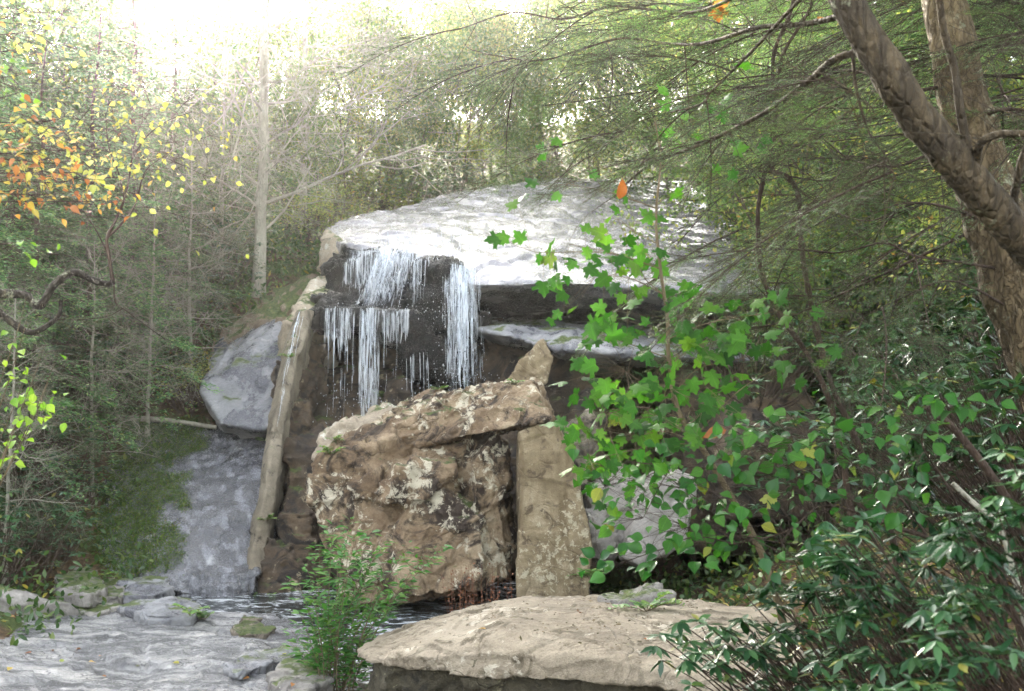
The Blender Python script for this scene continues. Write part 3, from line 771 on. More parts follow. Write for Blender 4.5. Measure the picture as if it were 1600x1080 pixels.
WV = np.stack((WX.ravel(), WY.ravel(), 0.0 + 0.012 * fbm(np.stack((WX.ravel() * 2, WY.ravel() * 4, WX.ravel() * 0), 1), 3)), 1)
ii = (np.arange(59)[:, None] * 60 + np.arange(59)[None]).ravel()
mb = MB(); mb.add(WV, np.stack((ii, ii + 1, ii + 61, ii + 60), 1))
tag(mb.build('water', M_WATER), 'shallow stream pool at the foot of the falls', kind='structure')

# solid tree for resting things on rock and ground
_V = []; _F = []; _o = 0
for V, F in ROCKS:
    _V.append(V); _F.append(F + _o); _o += len(V)
SOLID = BVHTree.FromPolygons(np.concatenate(_V).tolist(), np.concatenate(_F).tolist())

def hit(px, py):
    """first solid point seen at photo pixel, its normal"""
    l, nn, i, d = SOLID.ray_cast(Vector((0, 0, CAMZ)), raydir(px, py))
    if l is None: return None, None
    if nn.y > 0 and nn.dot(raydir(px, py)) > 0: nn = -nn
    return np.array(l), np.array(nn)

def drop(x, y, z=60.0):
    l, nn, i, d = SOLID.ray_cast(Vector((x, y, z)), Vector((0, 0, -1)))
    return np.array(l) if l is not None else np.array((x, y, float(ground_z(x, y)[0])))
# ------------------------------------------------------------------ falling water
n = NT('falling_water')
f_ = n.noise(n.scale(n.pos(), (9, 9, 1.2)), 3.0, 4, 0.6)
wp = n.node('BsdfPrincipled', {'Base Color': (0.86, 0.89, 0.92), 'Roughness': 0.25, 'Specular IOR Level': 0.6})
wt = n.node('BsdfTranslucent', {'Color': (0.85, 0.9, 0.95)})
wm_ = n.node('MixShader', {0: 0.45, 1: wp.outputs[0], 2: wt.outputs[0]})
tr = n.node('BsdfTransparent')
M_FALL = n.done(n.node('MixShader', {0: n.rng(f_, 0.3, 0.65, 0.25, 0.9), 1: tr.outputs[0], 2: wm_.outputs[0]}).outputs[0])

def strand(mb, x, z0, z1, r, drift=0.0, gap=0.0, y0=9.0, wander=0.03, step=0.06):
    """a thread of water: hugs the rock where there is rock, falls straight where there is none"""
    z = z0; y = None; pts = []; ph = R.random() * 50
    while z > z1:
        xx = x + drift * (z0 - z) + wander * math.sin(ph + z * 4.0) * min(1.0, (z0 - z))
        l, nn, i, d = SOLID.ray_cast(Vector((xx, 15.0, z)), Vector((0, 1, 0)))
        hy = l.y - 0.025 if l is not None else 30.0
        if y is None:
            y = hy
        else:
            if hy < y - 0.55:
                break
            y = min(y - 0.004, hy)
        pts.append((xx, y, z)); z -= step
    if len(pts) < 4: return
    p = np.array(pts); nn = len(p)
    r = r * np.linspace(1.15, .45, nn)
    rr = r * (0.55 + 0.9 * np.abs(np.sin(np.linspace(0, nn * 0.5, nn) + ph)) * G.random(nn))
    k = 0
    while k < nn - 2:
        m = min(nn, k + (R.randint(4, max(6, int(18 - 10 * k / nn))) if gap else nn))
        if m - k > 2:
            q = rr[k:m].copy(); q[0] *= .35; q[-1] *= .7
            tube(mb, p[k:m], q, 4, cap=False)
        k = m + (R.randint(1, max(1, int(gap * 10))) if gap else 0)

def zat(py, Y): return float(P(800, py, Y)[2])
def xat(px, Y): return float(P(px, 500, Y)[0])

falls = empty('waterfall', P(640, 480, 17.2), 'thin white threads of water falling over the ledges', kind='structure')
def fall_part(name, specs):
    mb = MB()
    for (x0, x1, y0, y1, n_, r, drift, gap, Y) in specs:
        for i in range(n_):
            px = R.uniform(x0, x1)
            strand(mb, xat(px, Y), zat(y0 + R.uniform(-6, 10), Y), zat(y1 + R.uniform(-30, 14), Y), r * R.uniform(.5, 1.4), drift * R.uniform(.4, 1.3), gap, wander=0.006)
    o = mb.build(name, M_FALL, falls)
    tag(o, kind='stuff')
fall_part('main_stream', [(702, 740, 412, 610, 60, .004, .03, 1.2, 17.3), (714, 730, 418, 615, 40, .006, .02, .8, 17.3), (690, 750, 430, 600, 34, .003, .05, 1.5, 17.3)])
fall_part('middle_stream', [(592, 645, 384, 486, 50, .0045, -.22, 1.0, 18.0), (588, 608, 386, 486, 36, .0065, -.25, .7, 18.0), (640, 668, 392, 490, 18, .0035, 0, 1.4, 17.8), (545, 596, 388, 470, 18, .0035, 0, 1.5, 18.2)])
fall_part('drip_curtain', [(514, 524, 484, 640, 7, .0032, 0, 1.6, 16.9), (531, 545, 484, 640, 8, .0034, 0, 1.4, 16.9), (552, 556, 484, 620, 3, .003, 0, 1.8, 16.9), (566, 588, 484, 668, 34, .0042, 0, 1.0, 16.9), (601, 606, 484, 610, 4, .0032, 0, 1.5, 16.9), (614, 622, 484, 600, 4, .003, 0, 1.5, 16.9), 
                            (632, 672, 552, 640, 12, .0036, .05, 1.2, 16.9), (467, 472, 490, 690, 4, .004, -.02, .8, 16.9), (452, 480, 490, 640, 5, .003, -.05, 1.2, 16.9), (366, 386, 664, 690, 5, .0035, 0, .8, 16.6)])
# droplets thrown off where the streams strike
mb = MB()
_o = np.array([(1, 0, 0), (-1, 0, 0), (0, 1, 0), (0, -1, 0), (0, 0, 1), (0, 0, -1)], float)
_of = np.array([(0, 2, 4), (2, 1, 4), (1, 3, 4), (3, 0, 4), (2, 0, 5), (1, 2, 5), (3, 1, 5), (0, 3, 5)])
for (px, py, sx, sy, Y, n_) in ((600, 484, 40, 8, 17.2, 160), (722, 590, 26, 26, 16.9, 260), (578, 640, 14, 22, 16.7, 110), (720, 470, 26, 50, 17.0, 120), (528, 630, 18, 20, 16.7, 60), (655, 610, 20, 24, 16.7, 60), (620, 440, 30, 40, 17.7, 90), (690, 490, 30, 30, 16.95, 60)):
    for i in range(n_):
        c_ = P(px + G.normal() * sx, py + G.normal() * sy, Y + G.normal() * .12)
        mb.add(c_ + _o * R.uniform(.0025, .008) * np.array((1, 1, R.uniform(1, 2.2))), _of)
tag(mb.build('spray', M_FALL, falls), kind='stuff')
# thin broken sheets of water behind the threads
n = NT('water_sheet')
v1 = n.noise(n.scale(n.pos(), (26, 6, 1.1)), 1.6, 6, 0.7, 0.25)
v2 = n.noise(n.scale(n.pos(), (5, 5, 1.6)), 1.2, 4, 0.6)
al = n.rng(n.math('ADD', n.math('MULTIPLY', v1, 0.7), n.math('MULTIPLY', v2, 0.3)), 0.44, 0.66, 0.0, 0.9)
M_SHEET = n.done(n.node('MixShader', {0: al, 1: n.node('BsdfTransparent').outputs[0], 2: n.node('MixShader', {0: 0.5, 1: n.node('BsdfPrincipled', {'Base Color': (0.9, 0.92, 0.94), 'Roughness': 0.3, 'Normal': n.bump(v1, .6, .05)}).outputs[0], 2: n.node('BsdfTranslucent', {'Color': (0.9, 0.92, 0.95)}).outputs[0]}).outputs[0]}).outputs[0])
def sheet(name, x0, x1, y0, y1, drift, Y, cols=26, flare=0.0):
    za, zb = zat(y0, Y), zat(y1, Y); rows = max(8, int((za - zb) / .07))
    V = np.zeros((rows, cols, 3))
    for c in range(cols):
        px = x0 + (x1 - x0) * c / (cols - 1); xx = xat(px, Y); y = None
        zb = zat(y1, Y) + R.uniform(0, .45) * (za - zat(y1, Y))
        for r in range(rows):
            z = za + (zb - za) * r / (rows - 1); t = (za - z)
            x_ = xx + drift * t + flare * t * (c / (cols - 1) - .5)
            l, _n, _i, _d = SOLID.ray_cast(Vector((x_, 15.0, z)), Vector((0, 1, 0)))
            hy = l.y - .035 if l is not None else 30.0
            y = hy if y is None else min(y - .003, hy)
            V[r, c] = (x_, y, z)
    for _ in range(3):
        V[:, 1:-1, 1] = np.minimum(V[:, 1:-1, 1], (V[:, :-2, 1] + V[:, 2:, 1]) / 2)
    i = (np.arange(rows - 1)[:, None] * cols + np.arange(cols - 1)[None]).ravel()
    m_ = MB(); m_.add(V.reshape(-1, 3), np.stack((i, i + 1, i + cols + 1, i + cols), 1))
    m_.build(name, M_SHEET, falls)
sheet('water_sheet', 704, 742, 412, 612, .02, 17.3, flare=.08)
sheet('water_sheet', 586, 648, 382, 488, -.2, 18.0)
sheet('water_sheet', 640, 662, 394, 470, 0, 17.8, 10)
sheet('water_sheet', 540, 596, 386, 476, -.03, 18.2)
sheet('water_sheet', 562, 594, 482, 660, 0, 16.9, 16)
sheet('water_sheet', 508, 550, 482, 560, 0, 16.9, 20)
sheet('water_sheet', 596, 640, 484, 540, 0, 16.95, 18)
# runnels on the cap rock, the ledge top and the slope
def runnel(mb, px, py0, py1, r, wob=6):
    pts = []
    x = px; v = 0
    for py in np.arange(py0, py1, 4.0):
        v = v * .8 + R.uniform(-1, 1); x += v * wob * .25
        l, nn = hit(x, py)
        if l is None: continue
        pts.append(l + nn * 0.004)
    if len(pts) > 3:
        p = np.array(pts)
        ok = np.linalg.norm(np.diff(p, axis=0), axis=1).max() < 3.0
        if ok: tube(mb, p, r * (.4 + G.random(len(p))), 4, cap=False)
mb = MB()
for i in range(22): runnel(mb, R.uniform(575, 735), R.uniform(350, 380), R.uniform(388, 420), .0045)
tag(mb.build('runnels', M_FALL, falls), kind='stuff')

# ------------------------------------------------------------------ foliage and bark materials
M_BARK_PALE = bark_mat('pale_bark', [(0.3, (0.12, 0.085, 0.065)), (0.7, (0.34, 0.26, 0.21))])
M_BARK = bark_mat('brown_bark', [(0.3, (0.035, 0.025, 0.018)), (0.7, (0.13, 0.095, 0.07))])
M_BARK_HEM = bark_mat('hemlock_bark', [(0.3, (0.042, 0.029, 0.016)), (0.55, (0.125, 0.09, 0.048)), (0.8, (0.25, 0.185, 0.10))], lichen=0.3, scale=0.8, bump=1.0, fis=.6)
M_BARK_LIMB = bark_mat('limb_bark', [(0.3, (0.022, 0.016, 0.011)), (0.5, (0.06, 0.045, 0.027)), (0.7, (0.17, 0.125, 0.07))], lichen=0.1, bump=0.9, fis=.25)
M_TWIG = bark_mat('dead_twig', [(0.3, (0.15, 0.135, 0.10)), (0.7, (0.38, 0.355, 0.28))])
M_TWIG_DARK = bark_mat('dark_twig', [(0.3, (0.018, 0.012, 0.009)), (0.7, (0.075, 0.048, 0.032))])
M_HEM = leaf_mat('hemlock_needles', [(0.0, (0.034, 0.085, 0.032)), (0.5, (0.068, 0.15, 0.056)), (0.85, (0.125, 0.205, 0.078)), (1.0, (0.21, 0.25, 0.12))], 0.45, 0.5, vary=.45)
M_HEM_PALE = leaf_mat('pale_hemlock_needles', [(0.0, (0.05, 0.075, 0.035)), (0.6, (0.09, 0.12, 0.06)), (1.0, (0.17, 0.17, 0.10))], 0.4, 0.55, vary=.35)
M_BROAD = leaf_mat('broadleaf_green', [(0.0, (0.06, 0.11, 0.03)), (0.5, (0.10, 0.16, 0.045)), (0.88, (0.17, 0.21, 0.06)), (1.0, (0.30, 0.26, 0.07))], 0.55, 0.5, vary=.4)
M_BROAD_Y = leaf_mat('broadleaf_yellow', [(0.0, (0.10, 0.16, 0.04)), (0.5, (0.19, 0.23, 0.06)), (0.92, (0.32, 0.31, 0.08)), (1.0, (0.36, 0.18, 0.06))], 0.55, 0.5, vary=.35)
M_RHODO = leaf_mat('rhododendron_leaf', [(0.0, (0.014, 0.048, 0.018)), (0.6, (0.032, 0.09, 0.034)), (0.95, (0.06, 0.13, 0.04)), (1.0, (0.24, 0.21, 0.04))], 0.25, 0.3, spec=0.45)
M_SHRUB = leaf_mat('shrub_leaf', [(0.0, (0.035, 0.08, 0.02)), (0.6, (0.08, 0.15, 0.03)), (1.0, (0.24, 0.24, 0.05))], 0.45, 0.45)

# ------------------------------------------------------------------ tree kinds: (trunk mesh, crown mesh)
def hemlock(H, spread, nb, twn, lfn, mat, ll=.11, lw=.036, low=.06, keep=1.0, bark=None, lean=0.0, nm='hemlock'):
    wood, leaf = MB(), MB()
    k = 9
    tp = np.stack((np.linspace(0, lean * H, k) + G.normal(size=k) * .02 * H * .3, G.normal(size=k) * .006 * H, np.linspace(-.4, H, k)), 1)
    tube(wood, curve(tp, 24), np.linspace(1, .08, 24) ** .8 * H * .0095 * (1 + .5 * np.exp(-np.linspace(0, 24, 24))), 9, .12)
    for b in range(nb):
        t = low + (1 - low) * (b + G.random()) / nb
        z = t * H * .98
        az = b * 2.4 + G.random()
        L = spread * (1 - t) ** .7 * (.55 + .65 * G.random()) + .25
        out = np.array((math.cos(az), math.sin(az), 0)); sd = np.array((-out[1], out[0], 0))
        s = np.linspace(0, 1, 6)
        dr = .25 + .45 * G.random()
        bp = np.array((np.interp(z, tp[:, 2], tp[:, 0]), 0, z)) + out * (s * L)[:, None] + np.array((0, 0, 1)) * ((.25 * s - dr * s * s) * L)[:, None] + sd * (G.normal() * .12 * L * s * s)[:, None]
        tube(wood, bp, np.linspace(.010 + .006 * L, .004, 6), 4, cap=False)
        m = max(4, int(twn * L / spread))
        ts = np.sort(.12 + .88 * G.random(m)); sg = np.where(np.arange(m) % 2, 1, -1)
        o = np.stack([np.interp(ts, s, bp[:, i]) for i in range(3)], 1)
        td = out * (.45 + .5 * ts)[:, None] + sd * (sg * (.9 - .4 * ts))[:, None] + np.array((0, 0, -.22)) + G.normal(size=(m, 3)) * .16
        td = unit(td); tl = (.22 + .42 * L * (1 - ts) ** .8) * (.7 + .6 * G.random(m))
        for j in range(0, m, 2):
            tube(wood, np.stack((o[j], o[j] + td[j] * tl[j] * .85)), (.0045, .002), 3, cap=False)
        u = G.random((m, lfn)) ** .9
        pos = o[:, None] + td[:, None] * (u * tl[:, None])[..., None] + G.normal(size=(m, lfn, 3)) * .03
        lat = np.cross(td, (0, 0, 1.0))[:, None] * np.where(G.random((m, lfn)) > .5, 1, -1)[..., None]
        ax = td[:, None] * .75 + lat * .8 + G.normal(size=(m, lfn, 3)) * .25
        nr = np.array((0, 0, 1.0)) + G.normal(size=(m, lfn, 3)) * .45
        kk = G.random(m * lfn) < keep
        cloud(leaf, pos.reshape(-1, 3)[kk], ax.reshape(-1, 3)[kk], nr.reshape(-1, 3)[kk], ll * (.6 + .7 * G.random(kk.sum())), lw)
    return wood.mesh(nm + '_trunk', mat=bark or M_BARK), leaf.mesh(nm + '_crown', mat=mat, smooth=False)

def grow(wood, tw, p, d, L, r, lev, kids, wander=.18, up=.1, ang=.75):
    m = 6
    pts = [p]; dd = d.copy()
    for i in range(m - 1):
        dd = dd + G.normal(size=3) * wander + np.array((0, 0, up)); dd /= np.linalg.norm(dd)
        pts.append(pts[-1] + dd * L / (m - 1))
    pts = np.array(pts)
    tube(wood, pts, np.linspace(r, r * .45 if lev else r * .3, m), 3 if lev < 2 else (5 if lev == 2 else 8), 0, cap=False)
    if lev == 0:
        tw.append(pts); return
    for i in range(kids[lev]):
        t = (.12 if lev == 3 else .3) + (.88 if lev == 3 else .7) * (i + G.random()) / kids[lev]
        q = np.array([np.interp(t * (m - 1), np.arange(m), pts[:, c]) for c in range(3)])
        k = min(m - 2, int(t * (m - 1)))
        base = pts[k + 1] - pts[k]; base /= np.linalg.norm(base)
        a = rnd(1)[0]; a = a - base * (a @ base); a /= np.linalg.norm(a)
        nd = base * math.cos(ang) + a * math.sin(ang)
        grow(wood, tw, q, nd, L * (.42 + .3 * G.random()), r * .45, lev - 1, kids, wander * 1.1, up, ang)

def broadleaf(H, nleaf, mat, size=.085, bark=None, kids=(0, 5, 6, 12), lean=0.1, spreadp=.26, tpl=TPL_DIAMOND, nm='broadleaf'):
    wood, leaf, tw = MB(), MB(), []
    d = np.array((G.normal() * lean, G.normal() * lean, 1.0)); d /= np.linalg.norm(d)
    grow(wood, tw, np.array((0, 0, -.4)), d, H * .8, H * .0085, 3, kids, .09, .08)
    A = np.array(tw)
    i = G.integers(0, len(A), nleaf); t = G.random(nleaf) * 4.999; k = t.astype(int); f = (t - k)[:, None]
    pos = A[i, k] * (1 - f) + A[i, k + 1] * f + G.normal(size=(nleaf, 3)) * spreadp
    ax = rnd(nleaf) + np.array((0, 0, -.35)); nr = rnd(nleaf) * .8 + np.array((0, 0, .9))
    cloud(leaf, pos, ax, nr, size * (.6 + .7 * G.random(nleaf)), size * .62 * (.7 + .5 * G.random(nleaf)), tpl)
    return wood.mesh(nm + '_trunk', mat=bark or M_BARK), leaf.mesh(nm + '_crown', mat=mat, smooth=False)

def bare(H, kids, needles, nm='bare'):
    wood, leaf, tw = MB(), MB(), []
    k = 24
    tp = np.stack((np.cumsum(G.normal(size=k) * .02) , np.cumsum(G.normal(size=k) * .02), np.linspace(-.4, H, k)), 1)
    tube(wood, tp, np.linspace(1, .25, k) * H * .0085 * (1 + 1.1 * np.exp(-np.arange(k) * .9)), 12, .2)
    for b in range(kids):
        t = .12 + .88 * (b + G.random()) / kids
        z = t * H; az = b * 2.4 + G.random() * 1.5
        L = 3.4 * (1 - .55 * t) * (.5 + .7 * G.random())
        q = np.array([np.interp(z, tp[:, 2], tp[:, c]) for c in range(3)])
        d = np.array((math.cos(az), math.sin(az), .1 + .45 * G.random())); d /= np.linalg.norm(d)
        grow(wood, tw, q, d, L, .012 + .007 * L, 2, (0, 6, 8), .16, .02, .85)
    A = np.array(tw); nl = needles
    i = G.integers(0, len(A), nl); t = G.random(nl) * 4.999; kk = t.astype(int); f = (t - kk)[:, None]
    pos = A[i, kk] * (1 - f) + A[i, kk + 1] * f
    cloud(leaf, pos, rnd(nl), rnd(nl) + np.array((0, 0, 1)), .09 * (.5 + G.random(nl)), .022)
    return wood.mesh(nm + '_trunk', mat=M_TWIG), leaf.mesh(nm + '_crown', mat=M_HEM_PALE, smooth=False)

def whorl_bush(Rr, H, nst, per, mat, ll=.14, lw=.042, droop=-.15, nm='bush', tpl=TPL_OVATE, leaves=8, scatter=0.0):
    wood, leaf = MB(), MB()
    for i in range(nst):
        az = G.random() * 6.283; rr = Rr * G.random() ** .5; hz = H * (.35 + .65 * G.random()) * (1 - .45 * (rr / Rr) ** 2)
        e = np.array((math.cos(az) * rr, math.sin(az) * rr, hz))
        b = np.array((math.cos(az) * rr * .15, math.sin(az) * rr * .15, -.25))
        mid = b * .5 + e * .5 + G.normal(size=3) * .12; mid[2] -= .1 * H
        c = curve([b, mid, e], 9); tube(wood, c, np.linspace(.018, .005, 9), 4, cap=False)
        for j in range(per):
            q = e if j == 0 else e + G.normal(size=3) * np.array((.22, .22, .16))
            if j: tube(wood, curve([c[6], (c[6] + q) / 2 + G.normal(size=3) * .03, q], 5), (.006, .005, .004, .004, .003), 3, cap=False)
            a = np.arange(leaves) / leaves * 6.283 + G.random() * 6
            tilt = rnd(1)[0] * .35
            ax = np.stack((np.cos(a), np.sin(a), np.full(leaves, droop) + G.normal(size=leaves) * .22), 1) + tilt
            pos = q + G.normal(size=(leaves, 3)) * scatter
            cloud(leaf, pos, ax, np.array((0, 0, 1.0)) + G.normal(size=(leaves, 3)) * .25, ll * (.65 + .5 * G.random(leaves)), lw, tpl)
    return wood.mesh(nm + '_stem', mat=M_BARK), leaf.mesh(nm + '_foliage', mat=mat)

HEM = [hemlock(14, 3.4, 120, 36, 13, M_HEM, .13, .046, .02), hemlock(13, 3.9, 105, 36, 13, M_HEM, .13, .046, .02, lean=.03), hemlock(12, 3.1, 110, 32, 13, M_HEM_PALE, .13, .042, .02)]
BROAD = [broadleaf(12, 15000, M_BROAD, .15), broadleaf(13, 14000, M_BROAD, .15, kids=(0, 5, 6, 8)), broadleaf(11, 13000, M_BROAD_Y, .14), broadleaf(12, 11000, M_BROAD_Y, .15, kids=(0, 4, 6, 9))]
SAP = [broadleaf(5, 7000, M_BROAD, .095, kids=(0, 4, 6, 8), spreadp=.14), broadleaf(5.5, 6500, M_BROAD_Y, .095, kids=(0, 4, 6, 8), spreadp=.14), broadleaf(4.5, 6500, M_SHRUB, .09, kids=(0, 4, 6, 8), spreadp=.13)]
BARE = [bare(14, 52, 9000), bare(11, 34, 5000)]
RHO = [whorl_bush(1.2, 1.8, 46, 4, M_RHODO, nm='rhododendron'), whorl_bush(1.0, 1.4, 40, 4, M_RHODO, .12, .036, nm='rhododendron')]
SHR = [whorl_bush(.9, 1.5, 46, 5, M_SHRUB, .09, .05, -.1, 'shrub', leaves=9, scatter=.08), whorl_bush(.8, 1.3, 40, 5, M_BROAD_Y, .08, .045, -.1, 'shrub', leaves=8, scatter=.09)]

def put(kind, name, px, Y, sc, label, cat, group=None, rz=None, parts=('trunk', 'crown'), sz=None, x=None, sink=0.0):
    if x is None: x = float(P(px, 500, Y)[0])
    z = drop(x, Y)[2] - sink
    e = empty(name, (x, Y, z), label, cat, group)
    rz = G.random() * 6.283 if rz is None else rz
    for nm, me in zip(parts, kind):
        o = bpy.data.objects.new(nm, me); col.objects.link(o); o.parent = e
        o.rotation_euler = (0, 0, rz); o.scale = (sc, sc, sz or sc)
    return e

def cap(px, Y, s):
    # the wood is lower towards the sun: this is where the photograph's light comes through
    k = .315 if 235 <= px <= 545 else (.36 if px <= 800 else 9)
    if 50 <= px < 235 and Y > 26: k = .46
    return min(s, max(.3, (2.3 + k * Y - drop(float(P(px, 500, Y)[0]), Y)[2]) / 12.5))
ORD = ['leftmost', 'second', 'third', 'fourth', 'fifth', 'sixth', 'seventh', 'eighth', 'ninth', 'tenth', 'eleventh', 'twelfth', 'rightmost']
def order(lst, i):
    k = sorted(range(len(lst)), key=lambda j: lst[j][0]).index(i)
    return 'leftmost' if k == 0 else ('rightmost' if k == len(lst) - 1 else ORD[k] + ' from the left')
# left bank
L_ = [(-90, 17, .8), (30, 18.5, .75), (-10, 23, .95), (110, 21, .8), (195, 23, .85), (265, 25.5, .8), (330, 28, .8), (90, 27, 1.0), (215, 31, 1.0), (-120, 30, 1.1), (140, 36, 1.05), (320, 36, .95), (20, 38, 1.15)]
for i, (px, Y, s) in enumerate(L_):
    s = cap(px, Y, s)
    put(HEM[(i * 2) % 3 if i % 2 else i % 2], 'hemlock_tree', px, Y, s, order(L_, i) + ' of the tall feathery hemlocks standing on the left bank', 'tree', 'hemlocks crowding the left bank')
L_ = [(-40, 14.6, .5), (55, 15.6, .5), (130, 16.9, .48), (205, 18.0, .5), (265, 19.6, .5), (325, 21.8, .45), (10, 17.2, .6), (165, 20.5, .6), (95, 18.6, .6)]
for i, (px, Y, s) in enumerate(L_):
    put(HEM[(0, 2, 1)[i % 3]], 'hemlock_tree', px, Y, s, order(L_, i) + ' of the young low boughed hemlocks on the left bank', 'tree', 'young hemlocks low on the left bank')
for i, (px, Y, s) in enumerate([(150, 15.8, .32), (235, 16.9, .33), (300, 18.2, .36), (20, 13.2, .3), (345, 20.4, .45)]):
    put(BARE[1 - i % 2], 'bare_tree', px, Y, s * (1 if i % 2 == 0 else .8), order([(150,), (235,), (300,), (20,), (345,)], i) + ' of the dead twiggy saplings on the left bank', 'tree', 'dead saplings on the left bank')
put(BARE[0], 'bare_tree', 402, 20.1, .95, 'tall pale trunked tree with bare grey twigs left of the cap rock', 'tree', rz=1.0, sink=.5)
for j_, (px, Y, s, lb) in enumerate([(315, 37, .52, 'hazy half bright tree under the sun glow'), (430, 39, .62, 'pale hazy tree right of the sun glow'), (50, 30, .95, 'tall pale green tree behind the hemlocks at the upper left corner'), (135, 31, .72, 'tall sunlit tree left of the sun glow'), (-50, 26, .8, 'leafy tree at the left edge behind the orange beech')]):
    put(BROAD[(1, 3, 0, 1, 0)[j_]], 'broadleaf_tree', px, Y, s, lb, 'tree')
put(BARE[1], 'bare_tree', 470, 24.5, .85, 'thin leafless sapling between the pale tall trunk and the cap rock', 'tree', rz=2.0)
put(BARE[1], 'bare_tree', 608, 30, 1.0, 'slender bare tree rising behind the middle of the cap rock', 'tree', rz=4.0)
# behind the cap rock
for i, (px, Y, s) in enumerate([(560, 33, .8), (650, 36, .8), (715, 34, .75), (790, 37, .9), (850, 35, .85), (930, 38, .95), (455, 40, .8), (1010, 35, .9), (1090, 37, 1.0), (1180, 34, .9), (700, 46, 1.0), (830, 47, 1.1), (960, 48, 1.1), (560, 48, .85), (380, 47, .9), (1100, 47, 1.1), (1240, 45, 1.1)]):
    s = cap(px, Y, s)
    put(BROAD[i % 4], 'broadleaf_tree', px, Y, s, 'yellow green broadleaf tree in the hazy wood behind the cap rock', 'tree', 'broadleaf trees in the hazy wood behind the falls')
L_ = [(690, 28.6, .95), (745, 29.6, 1.0), (640, 27.5, .8), (800, 30.5, .9)]
for i, (px, Y, s) in enumerate(L_):
    put(RHO[i % 2], 'rhododendron_bush', px, Y, s, order(L_, i) + ' of the dark rhododendrons on the brow above the cap rock', 'bush', 'rhododendrons along the brow of the cap rock', parts=('stem', 'foliage'))
L_ = [(575, 25.5, 1.1), (600, 27, 1.2), (530, 24, .9), (850, 31, 1.2), (480, 23, .8)]
for i, (px, Y, s) in enumerate(L_):
    put(SHR[(i + 1) % 2], 'shrub', px, Y, s, order(L_, i) + ' of the pale yellow green shrubs behind the cap rock', 'bush', 'pale shrubs behind the cap rock', parts=('stem', 'foliage'))
# right bank
L_ = [(1130, 27, .8), (1240, 24.5, .85), (1330, 21.5, .8), (1430, 19.5, .8), (1540, 18, .85), (1650, 16, .8), (1300, 30, 1.0), (1420, 27, 1.0), (1540, 25, 1.0), (1400, 38, 1.2), (1560, 34, 1.2), (1680, 24, 1.0)]
for i, (px, Y, s) in enumerate(L_):
    put(HEM[(0, 1, 2, 1)[i % 4]], 'hemlock_tree', px, Y, s, order(L_, i) + ' of the dark hemlocks in the wood on the right bank', 'tree', 'hemlocks filling the right bank')
L_ = [(1160, 22.5, .62), (1260, 20, .5), (1060, 31, .6), (1340, 18.5, .55), (1450, 21, .7), (1230, 26, .7), (1130, 29, .7)]
for i, (px, Y, s) in enumerate(L_):
    put(BROAD[(2, 3, 2, 1, 0, 3, 0)[i]], 'broadleaf_tree', px, Y, s, order(L_, i) + ' of the small sunlit broadleaf trees right of the cap rock', 'tree', 'small yellow trees right of the cap rock')
L_ = [(1180, 15.8, .8), (1290, 14.6, 1.1), (1380, 13.0, 1.15), (1470, 11.6, 1.1), (1560, 10.6, 1.1), (1340, 16.5, 1.2), (1500, 14.5, 1.3), (1620, 13, 1.3), (1230, 17.2, 1.0)]
for i, (px, Y, s) in enumerate(L_):
    put(RHO[i % 2], 'rhododendron_bush', px, Y, s, order(L_, i) + ' of the rhododendrons in the right bank thicket', 'bush', 'rhododendrons in the right bank thicket', parts=('stem', 'foliage'))
for i, (px, Y, s) in enumerate([(520, 27, .9), (590, 29, .85), (640, 30, .9), (720, 31, .85), (770, 32, .9), (830, 33, .9), (880, 34, 1.0), (940, 33, 1.0), (1000, 31, .9), (480, 30, .95), (440, 28, .9), (410, 33, 1.1), (560, 38, 1.3), (680, 40, 1.3), (800, 41, 1.4), (910, 42, 1.4), (1020, 40, 1.4), (350, 40, 1.3), (1050, 26, .9), (1110, 24, .8), (1150, 21, .7)]):
    put(SAP[i % 3], 'sapling', px, Y, s, 'young leafy tree in the pale undergrowth behind the cap rock', 'tree', 'young trees in the undergrowth behind the cap rock')
L_ = [(1230, 18.8, .8), (1310, 17.8, .85), (1400, 16.5, .9), (1480, 16.0, .9), (1570, 15, .9)]
for i, (px, Y, s) in enumerate(L_):
    put(SAP[(2, 1, 0)[i % 3]], 'sapling', px, Y, s, order(L_, i) + ' of the young leafy trees in the right bank thicket', 'tree', 'young trees in the right bank thicket')
L_ = [(330, 22.5, .7), (250, 21.2, .7), (160, 20, .75), (60, 19.5, .8), (-30, 18, .85)]
for i, (px, Y, s) in enumerate(L_):
    put(SAP[(0, 2)[i % 2]], 'sapling', px, Y, s, order(L_, i) + ' of the young leafy trees under the left bank hemlocks', 'tree', 'young trees under the left bank hemlocks')
for i, (px, Y, s) in enumerate([(545, 25.5, .62), (600, 27.5, .6), (655, 29, .6), (705, 30.5, .65), (760, 31.5, .65), (815, 32, .65), (870, 33, .7), (925, 32, .7), (980, 32, .7), (500, 24.5, .6), (455, 25.5, .7), (620, 33, .9), (740, 35, .95), (860, 36, 1.0), (960, 36, 1.0), (520, 32, .9), (400, 29, .9), (430, 36, 1.1)]):
    s = min(s, 2.2 * cap(px, Y, 9))
    put(SAP[(1, 2, 0, 1)[i % 4]], 'sapling', px, Y, s, 'young leafy tree in the pale undergrowth behind the cap rock', 'tree', 'young trees in the undergrowth behind the cap rock')
